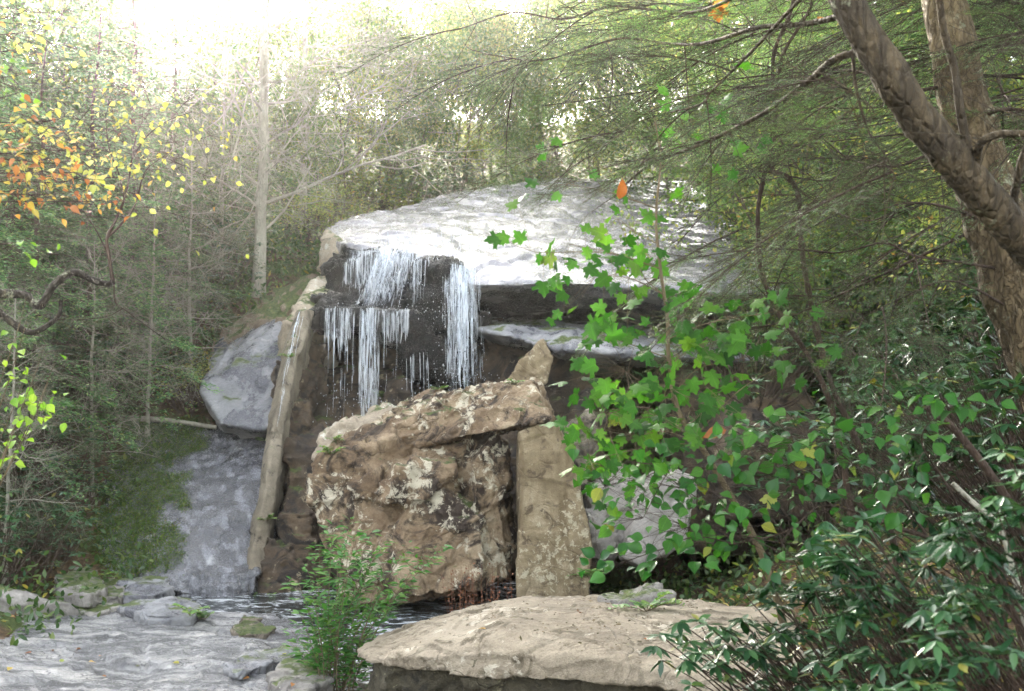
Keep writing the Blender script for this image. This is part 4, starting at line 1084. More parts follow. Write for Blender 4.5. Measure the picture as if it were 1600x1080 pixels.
# left bank shrubs
L_ = [(215, 18.6, .8), (275, 19.2, .85), (150, 17.9, .8), (90, 17.2, 1.0), (30, 16.2, 1.0), (245, 18.0, .62), (325, 20.2, .8), (185, 17.7, .6), (300, 20.6, .9)]
for i, (px, Y, s) in enumerate(L_):
    put(RHO[i % 2], 'rhododendron_bush', px, Y, s, order(L_, i) + ' of the rhododendrons above the mossy slope', 'bush', 'rhododendrons above the mossy slope', parts=('stem', 'foliage'))
put(SHR[1], 'shrub', 298, 17.8, .6, 'pale yellow green shrub at the top of the mossy slope', 'bush', parts=('stem', 'foliage'))
L_ = [(40, 13.6, .75), (-10, 13.0, .8), (85, 14.2, .6), (20, 15.0, .9), (105, 15.3, .6)]
for i, (px, Y, s) in enumerate(L_):
    put(RHO[(i + 1) % 2], 'rhododendron_bush', px, Y, s, order(L_, i) + ' of the low bushes at the left foot of the slope', 'bush', 'low bushes at the left foot of the slope', parts=('stem', 'foliage'))
# ------------------------------------------------------------------ leaves one can pick out
def leaf_mesh(name, kind, mat):
    if kind == 'maple':
        h = [(0, 0), (.14, -.10), (.36, -.13), (.31, -.02), (.46, .06), (.33, .15), (.45, .24), (.68, .30), (.57, .42), (.63, .56), (.44, .50), (.25, .47), (.31, .61), (.27, .74), (.14, .77), (.10, .90), (0, 1.02)]
        out = h + [(-x, y) for x, y in h[-2:0:-1]]
        V = [(0, .26)] + out
        k = len(out)
        F = [(0, 1 + i, 1 + (i + 1) % k) for i in range(k)]
        V = np.array([(x, y, -.28 * abs(x) ** 1.4 - .16 * max(0, y - .2) ** 2 + .03 * math.sin(9 * x + 5 * y)) for x, y in V])
    else:
        wd = {'ovate': .36, 'lance': .17, 'rhodo': .165, 'beech': .27}[kind]
        prof = {'ovate': [0, .55, .9, 1.0, .88, .6, .25, 0], 'lance': [0, .5, .85, 1.0, .85, .55, .22, 0], 'rhodo': [0, .45, .8, 1.0, 1.0, .85, .5, 0], 'beech': [0, .6, .95, 1.0, .85, .55, .22, 0]}[kind]
        ys = np.linspace(0, 1, 8)
        V = []; F = []
        for i, (y, w) in enumerate(zip(ys, prof)):
            for s in (-1, 0, 1):
                x = s * w * wd
                z = abs(x) * (.45 if kind != 'rhodo' else -.25) - {'rhodo': .22}.get(kind, .16) * y * y + .02 * math.sin(11 * y) * s
                V.append((x, y, z))
        for i in range(7):
            for j in (0, 1):
                a = i * 3 + j
                if i == 0: F.append((a, a + 4, a + 3)) if j == 0 else F.append((a, a + 4, a + 3))
                else: F += [(a, a + 1, a + 4), (a, a + 4, a + 3)]
        V = np.array(V)
    mb = MB(); mb.add(V, np.array(F))
    me = mb.mesh(name, mat=mat)
    return me

GREEN_M = [(0.0, (0.016, 0.064, 0.008)), (0.4, (0.03, 0.105, 0.012)), (0.8, (0.055, 0.15, 0.016)), (0.97, (0.08, 0.17, 0.018)), (1.0, (0.14, 0.16, 0.025))]
M_MAPLE = leaf_mat('maple_leaf', GREEN_M, .5, .55, True, .22, .65, (1.15, 1.25, .6))
M_BEECH = leaf_mat('witch_hazel_leaf', [(0.0, (0.014, 0.066, 0.010)), (0.5, (0.028, 0.11, 0.014)), (0.95, (0.055, 0.15, 0.018)), (1.0, (0.20, 0.20, 0.03))], .45, .5, True, .25, .65)
M_YEL = leaf_mat('yellow_leaf', [(0.0, (0.22, 0.27, 0.05)), (0.6, (0.36, 0.37, 0.08)), (0.93, (0.48, 0.40, 0.09)), (1.0, (0.42, 0.22, 0.05))], .5, .45, True, .35, .3, (1.25, 1.2, .8))
M_ORG = leaf_mat('orange_leaf', [(0.0, (0.26, 0.28, 0.04)), (0.4, (0.38, 0.28, 0.05)), (0.7, (0.34, 0.15, 0.03)), (1.0, (0.18, 0.065, 0.025))], .45, .45, True, .35, .3, (1.25, 1.1, .7))
M_LIME = leaf_mat('lime_leaf', [(0.0, (0.10, 0.24, 0.02)), (1.0, (0.26, 0.38, 0.04))], .5, .45, True, .35, .3)
M_RHL = leaf_mat('glossy_leaf', [(0.0, (0.005, 0.022, 0.007)), (0.6, (0.011, 0.042, 0.012)), (1.0, (0.024, 0.068, 0.016))], .12, .24, True, .2, .3)
M_LANCE = leaf_mat('bush_leaf', [(0.0, (0.025, 0.10, 0.015)), (0.6, (0.05, 0.16, 0.025)), (1.0, (0.11, 0.21, 0.035))], .4, .5, True, .22, .4)
M_RUST = leaf_mat('rust_leaf', [(0.0, (0.20, 0.06, 0.02)), (0.6, (0.36, 0.15, 0.04)), (1.0, (0.45, 0.28, 0.08))], .3, .6, True, .3, .2)
M_STEM = bark_mat('green_brown_stem', [(0.3, (0.06, 0.045, 0.025)), (0.7, (0.20, 0.15, 0.085))])
XMAT = {}
for nm_, st_, tr_f, ro_ in (('maple_leaf', GREEN_M, .5, .42), ('witch_hazel_leaf', [(0.0, (0.012, 0.062, 0.014)), (0.5, (0.022, 0.095, 0.018)), (1.0, (0.045, 0.13, 0.02))], .45, .38), ('yellow_leaf', [(0.0, (0.22, 0.27, 0.05)), (0.6, (0.36, 0.37, 0.08)), (0.93, (0.48, 0.40, 0.09)), (1.0, (0.42, 0.22, 0.05))], .5, .45), ('orange_leaf', [(0.0, (0.26, 0.28, 0.04)), (0.4, (0.38, 0.28, 0.05)), (0.7, (0.34, 0.15, 0.03)), (1.0, (0.18, 0.065, 0.025))], .45, .45)):
    XMAT[nm_] = leaf_mat(nm_ + '_mass', st_, tr_f, ro_, tw=(1.2, 1.25, .65))
LM = {'maple': leaf_mesh('maple_leaf', 'maple', M_MAPLE), 'hazel': leaf_mesh('witch_hazel_leaf', 'ovate', M_BEECH), 'yellow': leaf_mesh('yellow_leaf', 'ovate', M_YEL),
      'orange': leaf_mesh('orange_leaf', 'beech', M_ORG), 'lime': leaf_mesh('lime_leaf', 'ovate', M_LIME), 'rhodo': leaf_mesh('glossy_leaf', 'rhodo', M_RHL),
      'lance': leaf_mesh('bush_leaf', 'lance', M_LANCE), 'rust': leaf_mesh('rust_leaf', 'beech', M_RUST), 'mrust': leaf_mesh('rust_maple_leaf', 'maple', M_RUST), 'myellow': leaf_mesh('yellow_maple_leaf', 'maple', M_YEL)}

def add_leaf(par, me, pos, ax, nor, size, name='leaf'):
    ax = unit(np.asarray(ax, float)); nor = np.asarray(nor, float); nor = unit(nor - ax * (ax @ nor)); x = np.cross(ax, nor)
    o = bpy.data.objects.new(name, me); col.objects.link(o)
    p = np.asarray(pos, float)
    if par is not None:
        o.parent = par; p = p - np.array(par.location)
    o.matrix_local = Matrix(((x[0] * size, ax[0] * size, nor[0] * size, p[0]), (x[1] * size, ax[1] * size, nor[1] * size, p[1]), (x[2] * size, ax[2] * size, nor[2] * size, p[2]), (0, 0, 0, 1)))
    return o

LEAFN, EXTRA, MV = {}, {}, {}
def extra_leaf(par, me, pos, ax, nor, size):
    if me.name not in MV:
        v = np.zeros(len(me.vertices) * 3, np.float32); me.vertices.foreach_get('co', v)
        f = np.zeros(len(me.polygons) * 3, np.int32); me.loops.foreach_get('vertex_index', f)
        MV[me.name] = (v.reshape(-1, 3).astype(float), f.reshape(-1, 3))
    v, f = MV[me.name]
    ax = unit(ax); nor = unit(nor - ax * (ax @ nor)); x = np.cross(ax, nor)
    EXTRA.setdefault((par.name, me.name), (par, me, MB()))[2].add(pos + (v[:, :1] * x + v[:, 1:2] * ax + v[:, 2:] * nor) * size, f)

def flush_extra():
    for (par, me, mb_) in EXTRA.values():
        src = me.materials[0].name
        tag(mb_.build('foliage', XMAT.get(src, me.materials[0]), par), kind='stuff')
    EXTRA.clear()

def path(pts, n=None, jit=0.0):
    return curve([P(*q) for q in pts], n or (len(pts) - 1) * 6 + 1, jit)

def cluster(par, wood, me, src, c, n, sx, sy, size, face=(0, -.75, .65), spread=.5, depth=.22, droop=.35, r=.0035, alt=None, twigs=True):
    """a spray: one curved twig from src to pixel c=(px,py,Y), a short stalk to each leaf"""
    ctr = P(*c); src = np.asarray(src, float)
    mid = (src + ctr) / 2 + np.array((0, 0, .06 * np.linalg.norm(ctr - src))) + G.normal(size=3) * .02
    ext = ctr + (ctr - src) * .12
    tw = curve([src, mid, ctr, ext], 14)
    if twigs: tube(wood, tw, np.linspace(r, .0014, 14), 4, cap=False)
    k = c[2] / FPX
    for i in range(n):
        off = np.array((G.normal() * sx * k, G.normal() * depth, -G.normal() * sy * k))
        tip = ctr + off * .9
        j = int(np.argmin(np.linalg.norm(tw[5:] - tip, axis=1))) + 5
        base = tw[j]
        s = size * R.uniform(.6, 1.2)
        d = tip - base; L = np.linalg.norm(d)
        if L > s * .5 and twigs:
            tube(wood, curve([base, (base + tip) / 2 + G.normal(size=3) * .012, tip], 5), (.0016, .0014, .0012, .001, .0009), 3, cap=False)
        ax = unit(d + 1e-6) * .8 + G.normal(size=3) * .5 + np.array((0, 0, -droop))
        nr = np.array(face) + G.normal(size=3) * spread
        m = me if (alt is None or R.random() > alt[1]) else alt[0]
        LEAFN[par.name] = LEAFN.get(par.name, 0) + 1
        if LEAFN[par.name] <= 300:
            add_leaf(par, m, tip if L > s * .3 else base, ax, nr, s)
        else:
            extra_leaf(par, m, tip if L > s * .3 else base, ax, nr, s)

# ---- young maple and the witch hazel beside it
gb = drop(*PZ(1228, 1000, 1.0)[:2])
st = path([(1232, 1010, 5.9), (1215, 940, 5.9), (1190, 865, 5.9), (1150, 790, 5.9), (1100, 705, 5.9), (1060, 642, 5.95), (1045, 560, 6.0), (1043, 500, 6.0), (1032, 420, 6.05), (1025, 340, 6.1), (1032, 250, 6.15), (1022, 180, 6.2)])
maple = empty('maple_sapling', drop(st[0][0], st[0][1]), 'slim young maple with lobed bright green leaves in front of the dark cave', 'tree')
wd = MB()
root = np.array(maple.location) - np.array((0, 0, .1))
st2 = np.concatenate((curve([root, st[0]], 4)[:-1], st))
tube(wd, st2, np.concatenate((np.full(10, .021), np.linspace(.020, .004, len(st2) - 10))), 7, .12)
mc = [(850, 395, 8, 40, 35, 6.2), (905, 385, 5, 30, 40, 6.1), (945, 430, 12, 45, 35, 6.2), (1000, 420, 6, 40, 25, 6.1), (930, 520, 4, 25, 15, 6.0), (985, 585, 12, 45, 35, 5.9), (1040, 600, 14, 45, 40, 5.8), (1085, 545, 14, 50, 35, 5.9),
      (955, 645, 12, 40, 35, 5.8), (1000, 680, 13, 50, 35, 5.8), (940, 715, 10, 35, 30, 5.8), (1060, 500, 7, 40, 20, 6.0), (1130, 500, 8, 40, 25, 6.0), (1195, 490, 6, 35, 18, 6.1), (1160, 560, 9, 45, 25, 5.9), (1235, 565, 5, 30, 25, 5.9),
      (1075, 195, 8, 50, 28, 6.4), (1115, 235, 4, 40, 20, 6.4), (970, 345, 6, 40, 25, 6.3), (1035, 655, 10, 40, 30, 5.8), (1110, 620, 8, 40, 30, 5.8), (900, 290, 5, 50, 20, 6.6)]
for (x, y, n_, sx, sy, Y) in mc:
    dd = np.linalg.norm(to_px(st) - np.array((x + (60 if x < 1040 else -40), y + 40)), axis=1)
    cluster(maple, wd, LM['maple'], st[int(dd.argmin())], (x, y, Y), int(n_ * 1.75), sx * 1.25, sy * 1.2, .088, face=(0, -.9, .5), spread=.38)
add_leaf(maple, LM['rust'], P(1135, 672, 5.7), (-.95, 0, -.25), (0.1, -.8, .5), .13).__setitem__('label', 'single brown curled dead leaf')
wd.build('trunk', M_STEM, maple)

hz_st = path([(1640, 900, 5.6), (1540, 880, 5.5), (1450, 840, 5.4), (1385, 818, 5.4), (1330, 780, 5.4), (1280, 755, 5.45), (1210, 742, 5.5), (1140, 735, 5.55), (1050, 728, 5.6), (985, 722, 5.65)])
hazel = empty('witch_hazel', drop(hz_st[0][0] + .1, hz_st[0][1]), 'low spreading branch of rounded green leaves crossing in front of the maple', 'shrub')
wd = MB()
b0 = np.array(hazel.location) - np.array((0, 0, .1))
hs2 = np.concatenate((curve([b0, b0 * .4 + hz_st[0] * .6 + np.array((.08, 0, -.1)), hz_st[0]], 6)[:-1], hz_st))
tube(wd, hs2, np.linspace(.016, .003, len(hs2)), 6, .1)
h3 = path([(1450, 840, 5.4), (1400, 770, 5.3), (1340, 730, 5.25), (1290, 690, 5.2)])
h4 = path([(1385, 818, 5.4), (1290, 790, 5.3), (1230, 830, 5.2), (1150, 850, 5.2)])
h5 = path([(1540, 880, 5.5), (1480, 760, 5.2), (1440, 690, 5.1), (1470, 635, 5.0)])
h6 = path([(1280, 755, 5.45), (1200, 700, 5.4), (1120, 660, 5.4)])
for q, r_ in ((h3, .007), (h4, .006), (h5, .008), (h6, .005)):
    tube(wd, q, np.linspace(r_, .002, len(q)), 5, cap=False)
allp = np.concatenate((hz_st, h3, h4, h5, h6))
hc = [(950, 755, 12, 45, 25, 5.5), (1010, 745, 14, 45, 30, 5.5), (1075, 760, 16, 45, 35, 5.4), (1130, 775, 18, 50, 35, 5.3), (1190, 700, 14, 50, 28, 5.3), (1240, 730, 16, 50, 35, 5.3), (1300, 690, 16, 60, 25, 5.2), (1370, 665, 12, 50, 25, 5.2),
      (1420, 650, 9, 40, 25, 5.0), (1475, 628, 8, 35, 14, 5.0), (1010, 800, 9, 40, 18, 5.4), (1080, 825, 16, 50, 28, 5.3), (1160, 840, 13, 50, 28, 5.2), (1270, 800, 12, 55, 30, 5.2), (1330, 780, 9, 50, 30, 5.2), (1435, 720, 5, 20, 22, 4.8), (1400, 780, 10, 45, 25, 5.0),
      (1120, 700, 12, 50, 30, 5.3), (1340, 730, 10, 45, 25, 5.2), (970, 880, 8, 35, 18, 5.6), (1030, 860, 8, 40, 20, 5.5), (1230, 860, 8, 50, 25, 5.1)]
for (x, y, n_, sx, sy, Y) in hc:
    dd = np.linalg.norm(to_px(allp) - np.array((x + 35, y + 10)), axis=1)
    cluster(hazel, wd, LM['hazel'], allp[int(dd.argmin())], (x, y, Y), int(n_ * 1.7), sx * 1.1, sy * 1.05, .078, face=(0, -.7, .8), spread=.4, alt=(LM['myellow'], .012))
wd.build('branch', M_TWIG_DARK, hazel)

# ---- thin twisting dark stems
for (pts, r0, lb) in (
    ([(1400, 860, 7.6), (1372, 775, 7.6), (1330, 670, 7.6), (1303, 612, 7.6), (1275, 515, 7.6), (1265, 465, 7.6), (1252, 385, 7.6), (1247, 305, 7.6), (1228, 275, 7.6), (1205, 262, 7.6), (1212, 190, 7.65), (1208, 90, 7.7), (1235, 20, 7.7), (1250, -60, 7.7)], .024, 'dark crooked stem with an elbow, right of the maple leaves'),
    ([(1330, 800, 7.9), (1300, 640, 7.9), (1262, 555, 7.9), (1218, 492, 7.9), (1192, 430, 7.9), (1184, 335, 7.9), (1198, 255, 7.9), (1210, 190, 7.9), (1222, 90, 7.9), (1262, 20, 7.9), (1290, -70, 7.9)], .020, 'dark bowed stem curving beside the crooked one'),
):
    q = path(pts)
    e = empty('laurel_stem', drop(q[0][0], q[0][1]), lb, 'shrub')
    w = MB(); q = np.concatenate((curve([np.array(e.location) - np.array((0, 0, .1)), q[0]], 4)[:-1], q))
    tube(w, q, np.linspace(r0, r0 * .55, len(q)) * (1 + .15 * G.normal(size=len(q))), 7, .25)
    o = w.build('trunk', M_TWIG_DARK, e)
    w = MB()
    for i in range(26):
        j = R.randint(len(q) // 3, len(q) - 1)
        d = np.array((R.uniform(-1, 1), R.uniform(-.4, .4), R.uniform(-.3, .8)))
        L = R.uniform(.3, 1.0)
        tube(w, curve([q[j], q[j] + d * L * .5 + G.normal(size=3) * .05, q[j] + d * L + G.normal(size=3) * .1], 7), np.linspace(.006, .0015, 7), 4, cap=False)
    tag(w.build('twig', M_TWIG_DARK, e), kind='stuff')

# ---- near hemlocks at the right
def bough_meshes(L, ntw, nm, needle=.017, nw=.0042):
    w, lf = MB(), MB()
    s = np.linspace(0, 1, 9)
    bp = np.stack((G.normal() * .08 * s * s, s, .06 * s - .30 * s * s), 1) * L
    tube(w, bp, np.linspace(.007, .002, 9), 4, cap=False)
    for i in range(ntw):
        t = .06 + .94 * (i + R.random()) / ntw
        o = np.array([np.interp(t, s, bp[:, c]) for c in range(3)])
        sg = 1 if i % 2 else -1
        d = unit(np.array((sg * (1.0 - .4 * t), .55 + .5 * t, -.18)) + G.normal(size=3) * .12)
        tl = L * (.10 + .34 * (1 - t) ** .7) * R.uniform(.6, 1.15)
        segs = [(o, d, tl)]
        for j in range(int(2 + tl / .07)):
            u = R.uniform(.2, .9); sd = 1 if j % 2 else -1
            d2 = unit(d + np.cross(d, (0, 0, 1)) * sd * .9 + G.normal(size=3) * .12)
            segs.append((o + d * tl * u, d2, tl * (1 - u) * .6 + .025))
        for (a, dd, ll) in segs:
            tube(w, np.stack((a, a + dd * ll * .5 + np.array((0, 0, .004)), a + dd * ll - np.array((0, 0, .05 * ll)))), (.0022, .0016, .0009), 3, cap=False)
            m = max(4, int(ll / .0085))
            u = (np.arange(m) + .5) / m
            pos = a + dd * (ll * u)[:, None] - np.array((0, 0, .05)) * (ll * u * u)[:, None]
            lat = np.cross(dd, (0, 0, 1.0)) * np.where(np.arange(m) % 2, 1, -1)[:, None]
            kp = G.random(m) < .9
            cloud(lf, pos[kp], (lat * .9 + dd * .55 + G.normal(size=(m, 3)) * .15)[kp], (np.array((0, 0, 1.0)) + G.normal(size=(m, 3)) * .3)[kp], needle * (.7 + .5 * G.random(kp.sum())), nw)
    return w.mesh(nm, mat=M_TWIG_DARK), lf.mesh(nm + '_needles', mat=M_HEM, smooth=False)
BOUGH = [bough_meshes(1.25, 22, 'bough'), bough_meshes(1.0, 18, 'bough'), bough_meshes(1.5, 24, 'bough'), bough_meshes(.8, 16, 'bough')]

def place_bough(par, p, ax, nor, sc):
    b = R.choice(BOUGH)
    o = add_leaf(par, b[0], p, ax, nor, sc, 'bough')
    c = bpy.data.objects.new('needles', b[1]); col.objects.link(c); c.parent = o
    return o

def limb(w, pts, r0, r1, sides=6, rough=.12, n=None):
    q = path(pts, n); tube(w, q, np.linspace(r0, r1, len(q)), sides, rough); return q

tq = path([(1850, 1120, 6.0), (1770, 900, 6.05), (1705, 740, 6.1), (1640, 590, 6.2), (1596, 470, 6.25), (1556, 350, 6.3), (1526, 240, 6.4), (1500, 140, 6.45), (1482, 40, 6.5), (1466, -60, 6.6), (1440, -260, 6.7), (1410, -600, 6.9)], 60)
hem = empty('hemlock_tree', drop(tq[0][0], tq[0][1]), 'thick rough barked hemlock trunk leaning at the right edge with fine needled boughs', 'tree')
w = MB(); tq = np.concatenate(((np.array(hem.location) - np.array((0, 0, .3)))[None], tq[tq[:, 2] > hem.location.z + .1]))
tq = curve(tq, 260); tube(w, tq, np.linspace(.20, .10, len(tq)), 44, .30)
w.build('trunk', M_BARK_HEM, hem)
w = MB(); ends = []
for pts, r0 in (
    ([(1548, 350, 6.3), (1490, 375, 6.4), (1430, 405, 6.6), (1340, 448, 6.9), (1265, 482, 7.2), (1190, 512, 7.4), (1080, 520, 7.6)], .012),
    ([(1545, 350, 6.3), (1500, 330, 6.2), (1430, 318, 6.4), (1360, 345, 6.6), (1300, 330, 6.9), (1250, 300, 7.1)], .010),
    ([(1525, 250, 6.4), (1460, 240, 6.2), (1400, 260, 6.3), (1330, 250, 6.6), (1270, 210, 6.8), (1180, 205, 7.0)], .010),
    ([(1560, 420, 6.2), (1500, 410, 6.1), (1430, 400, 6.2), (1380, 380, 6.4), (1310, 395, 6.6), (1240, 390, 6.8)], .009),
    ([(1500, 130, 6.4), (1420, 140, 6.5), (1330, 110, 6.9), (1260, 130, 7.2), (1140, 140, 7.6), (1020, 175, 7.9)], .012),
    ([(1575, 480, 6.2), (1520, 450, 6.0), (1470, 440, 5.9), (1400, 470, 6.0), (1340, 500, 6.2)], .008),
    ([(1495, 90, 6.4), (1560, 60, 6.2), (1640, 40, 6.0)], .014),
    ([(1510, 190, 6.4), (1580, 170, 6.2), (1660, 190, 6.0)], .014),
):
    q = limb(w, pts, r0, .003); ends.append(q)
    for i in range(14):
        j = R.randint(4, len(q) - 1); d = np.array((R.uniform(-1, .2), R.uniform(-.5, .5), R.uniform(-.9, .7))); L = R.uniform(.15, .6)
        tube(w, curve([q[j], q[j] + d * L * .5 + G.normal(size=3) * .03, q[j] + d * L], 6), np.linspace(.0035, .001, 6), 3, cap=False)
w.build('branch', M_TWIG_DARK, hem)
for q in ends:
    for i in range(4):
        j = R.randint(len(q) // 3, len(q) - 1)
        place_bough(hem, q[j], (R.uniform(-1, .3), R.uniform(-.6, .6), R.uniform(-.35, .1)), (G.normal() * .25, G.normal() * .25 - .2, 1), R.uniform(.6, 1.0))

lq = path([(1860, 1150, 4.9), (1800, 860, 4.85), (1740, 620, 4.8), (1680, 480, 4.75), (1620, 400, 4.7), (1560, 332, 4.6), (1500, 262, 4.5), (1440, 192, 4.45), (1385, 108, 4.4), (1335, 22, 4.4), (1300, -60, 4.4), (1250, -240, 4.4), (1180, -600, 4.4)], 60)
ltree = empty('leaning_tree', drop(lq[0][0], lq[0][1]), 'dark mossy trunk slanting across the upper right corner in front of the hemlock', 'tree')
w = MB(); lq = np.concatenate(((np.array(ltree.location) - np.array((0, 0, .3)))[None], lq[lq[:, 2] > ltree.location.z + .1]))
lq = curve(lq, 240); tube(w, lq, np.linspace(.088, .058, len(lq)), 36, .22)
w.build('trunk', M_BARK_LIMB, ltree)
w = MB(); ends = []
for pts, r0, r1 in (
    ([(1525, 290, 4.5), (1512, 235, 4.45), (1500, 170, 4.4), (1492, 110, 4.4), (1475, 50, 4.35), (1462, -40, 4.3), (1440, -160, 4.3)], .022, .012),
    ([(1525, 262, 4.5), (1532, 225, 4.4), (1560, 210, 4.35), (1610, 208, 4.3), (1680, 190, 4.3)], .018, .012),
    ([(1600, 380, 4.7), (1585, 320, 4.6), (1590, 280, 4.5), (1600, 240, 4.45), (1625, 200, 4.4)], .02, .012),
    ([(1372, 88, 4.4), (1335, 84, 4.5), (1300, 95, 4.6), (1262, 128, 4.8), (1205, 170, 5.0), (1140, 205, 5.3), (1080, 232, 5.5), (1020, 255, 5.8), (975, 290, 6.0), (960, 310, 6.0)], .018, .004),
    ([(1332, 85, 4.5), (1338, 140, 4.5), (1350, 185, 4.5), (1362, 215, 4.5), (1385, 245, 4.5), (1400, 280, 4.5)], .008, .002),
    ([(1278, 112, 4.7), (1310, 130, 4.6), (1340, 150, 4.5)], .005, .002),
    ([(1330, 20, 4.4), (1280, 34, 4.6), (1230, 40, 4.8), (1180, 44, 5.1), (1100, 68, 5.5), (1040, 68, 5.9), (970, 60, 6.2), (900, 80, 6.5), (840, 95, 6.8), (760, 85, 7.0)], .014, .003),
    ([(1310, -40, 4.4), (1260, -10, 4.6), (1180, 75, 5.0), (1150, 105, 5.2), (1110, 145, 5.5), (1090, 165, 5.6), (1000, 190, 6.0), (930, 240, 6.3)], .010, .003),
    ([(1290, -60, 4.4), (1180, -20, 5.0), (1080, 20, 5.6), (960, 10, 6.2), (880, 30, 6.6), (800, 20, 7.0), (720, 45, 7.4)], .012, .003),
):
    q = limb(w, pts, r0, r1); ends.append(q)
    if r0 < .019:
        for i in range(18):
            j = R.randint(3, len(q) - 1); d = np.array((R.uniform(-1, .3), R.uniform(-.5, .5), R.uniform(-1, .7))); L = R.uniform(.12, .55)
            tube(w, curve([q[j], q[j] + d * L * .5 + G.normal(size=3) * .03, q[j] + d * L], 6), np.linspace(.003, .001, 6), 3, cap=False)
w.build('branch', M_BARK_LIMB, ltree)
for q in ends[3:]:
    for i in range(6 if len(q) > 40 else 3):
        j = R.randint(len(q) // 3, len(q) - 1)
        place_bough(ltree, q[j], (R.uniform(-1, .2), R.uniform(-.5, .8), R.uniform(-.4, .1)), (G.normal() * .3, G.normal() * .3 - .25, 1), R.uniform(.45, .8))
# a second hemlock, its trunk outside the frame, hanging boughs into the upper right
h2 = empty('hemlock_tree', drop(5.4, 8.6), 'hemlock beyond the right edge whose drooping boughs fill the upper right', 'tree')
w = MB()
t2 = curve([np.array(h2.location) - np.array((0, 0, .3)), np.array((5.4, 8.6, 4.0)), np.array((5.3, 8.7, 8.0)), np.array((5.3, 8.8, 12.0))], 24)
tube(w, t2, np.linspace(.19, .09, 24), 14, .14)
w.build('trunk', M_BARK_HEM, h2)
w = MB()
for i in range(48):
    px = R.choice((R.uniform(1120, 1600), R.uniform(1250, 1600), R.uniform(820, 1250))); py = R.uniform(-60, 400) if px > 1130 else R.uniform(-60, 190 if px < 930 else 330); Y = R.uniform(6.8, 10.0)
    e_ = P(px, py, Y)
    z0 = min(max(e_[2] + R.uniform(.0, .8), h2.location.z + 1.0), 11)
    a = np.array([np.interp(z0, t2[:, 2], t2[:, c]) for c in range(3)])
    q = curve([a, (a + e_) / 2 + np.array((0, 0, .25)) + G.normal(size=3) * .12, e_], 12)
    tube(w, q, np.linspace(.014, .003, 12), 5, cap=False)
    d = unit(e_ - a)
    for k in range(4):
        j = R.randint(5, 11); sd = np.cross(d, (0, 0, 1)) * R.choice((-1, 1)) * R.uniform(.3, 1.0)
        place_bough(h2, q[j], d * .8 + sd + np.array((0, 0, R.uniform(-.4, 0))), (G.normal() * .25, G.normal() * .25 - .15, 1), R.uniform(.7, 1.15))
w.build('branch', M_TWIG_DARK, h2)
# the crowns of the three, above the frame
TOP = hemlock(13, 3.4, 84, 36, 13, M_HEM, .12, .042, .40, nm='hemlock_top')[1]
for par, sc in ((hem, .95), (ltree, .85), (h2, 1.0)):
    o = bpy.data.objects.new('crown', TOP); col.objects.link(o); o.parent = par; o.scale = (sc * 1.1, sc * 1.1, sc); o.rotation_euler = (0, 0, R.random() * 6)
    o.location = {hem: (-.6, .2, 0), ltree: (-2.2, 0, 0), h2: (0, 0, 0)}[par]
for (x, y, Y, lm, s, par, lb) in ((1120, 18, 5.4, 'mrust', .08, ltree, 'small red leaf caught on a branch'), (965, 312, 5.9, 'rust', .12, ltree, 'curled orange dead leaf at the branch tip'), (1283, 38, 4.7, 'rust', .06, ltree, 'small orange leaf on the branch')):
    for k in range(2 if lm == 'mrust' else 1):
        add_leaf(par, LM[lm], P(x + R.uniform(-8, 8), y + R.uniform(-8, 8), Y), G.normal(size=3), G.normal(size=3) + np.array((0, -1, 0)), s)

# ---- left: crooked lichen covered branch with yellow leaves, tree standing just outside the frame
yt = empty('yellow_leaved_tree', drop(-3.75, 6.9), 'tree at the left edge reaching in with a crooked lichened branch and yellow leaves', 'tree')
b0 = np.array(yt.location)
w = MB()
tr_ = curve([b0 - np.array((0, 0, .3)), b0 + np.array((.02, 0, 1.2)), np.array((-3.72, 6.95, 2.6)), np.array((-3.9, 7.0, 4.2)), np.array((-4.0, 7.1, 6.5)), np.array((-4.1, 7.2, 9))], 30)
tube(w, tr_, np.linspace(.10, .05, 30), 14, .15)
w.build('trunk', M_BARK_LIMB, yt)
w = MB()
mid_ = np.array((-3.72, 6.95, 2.6))
A_ = np.concatenate((curve([np.array((-3.76, 6.95, 2.85)), P(-60, 466, 7.0), P(0, 459, 7.0)], 6)[:-1], path([(0, 459, 7.0), (40, 462, 7.0), (62, 478, 7.0), (85, 445, 7.0), (115, 426, 7.0), (145, 438, 7.0), (168, 444, 7.0), (178, 440, 7.0)])))
tube(w, A_, np.linspace(.030, .018, len(A_)) * (1 + .10 * G.normal(size=len(A_))), 10, .25)
B_ = np.concatenate((curve([np.array((-3.74, 6.95, 2.7)), P(-60, 480, 7.0), P(0, 489, 7.0)], 6)[:-1], path([(0, 489, 7.0), (20, 505, 7.0), (48, 520, 7.0), (75, 508, 7.0), (92, 492, 7.0), (95, 470, 7.0)])))
tube(w, B_, np.linspace(.026, .010, len(B_)) * (1 + .1 * G.normal(size=len(B_))), 9, .25)
w.build('branch', bark_mat('lichened_bark', [(0.3, (0.010, 0.008, 0.006)), (0.58, (0.032, 0.025, 0.017)), (0.75, (0.13, 0.115, 0.06))], lichen=.12, scale=1.5), yt)
w = MB()
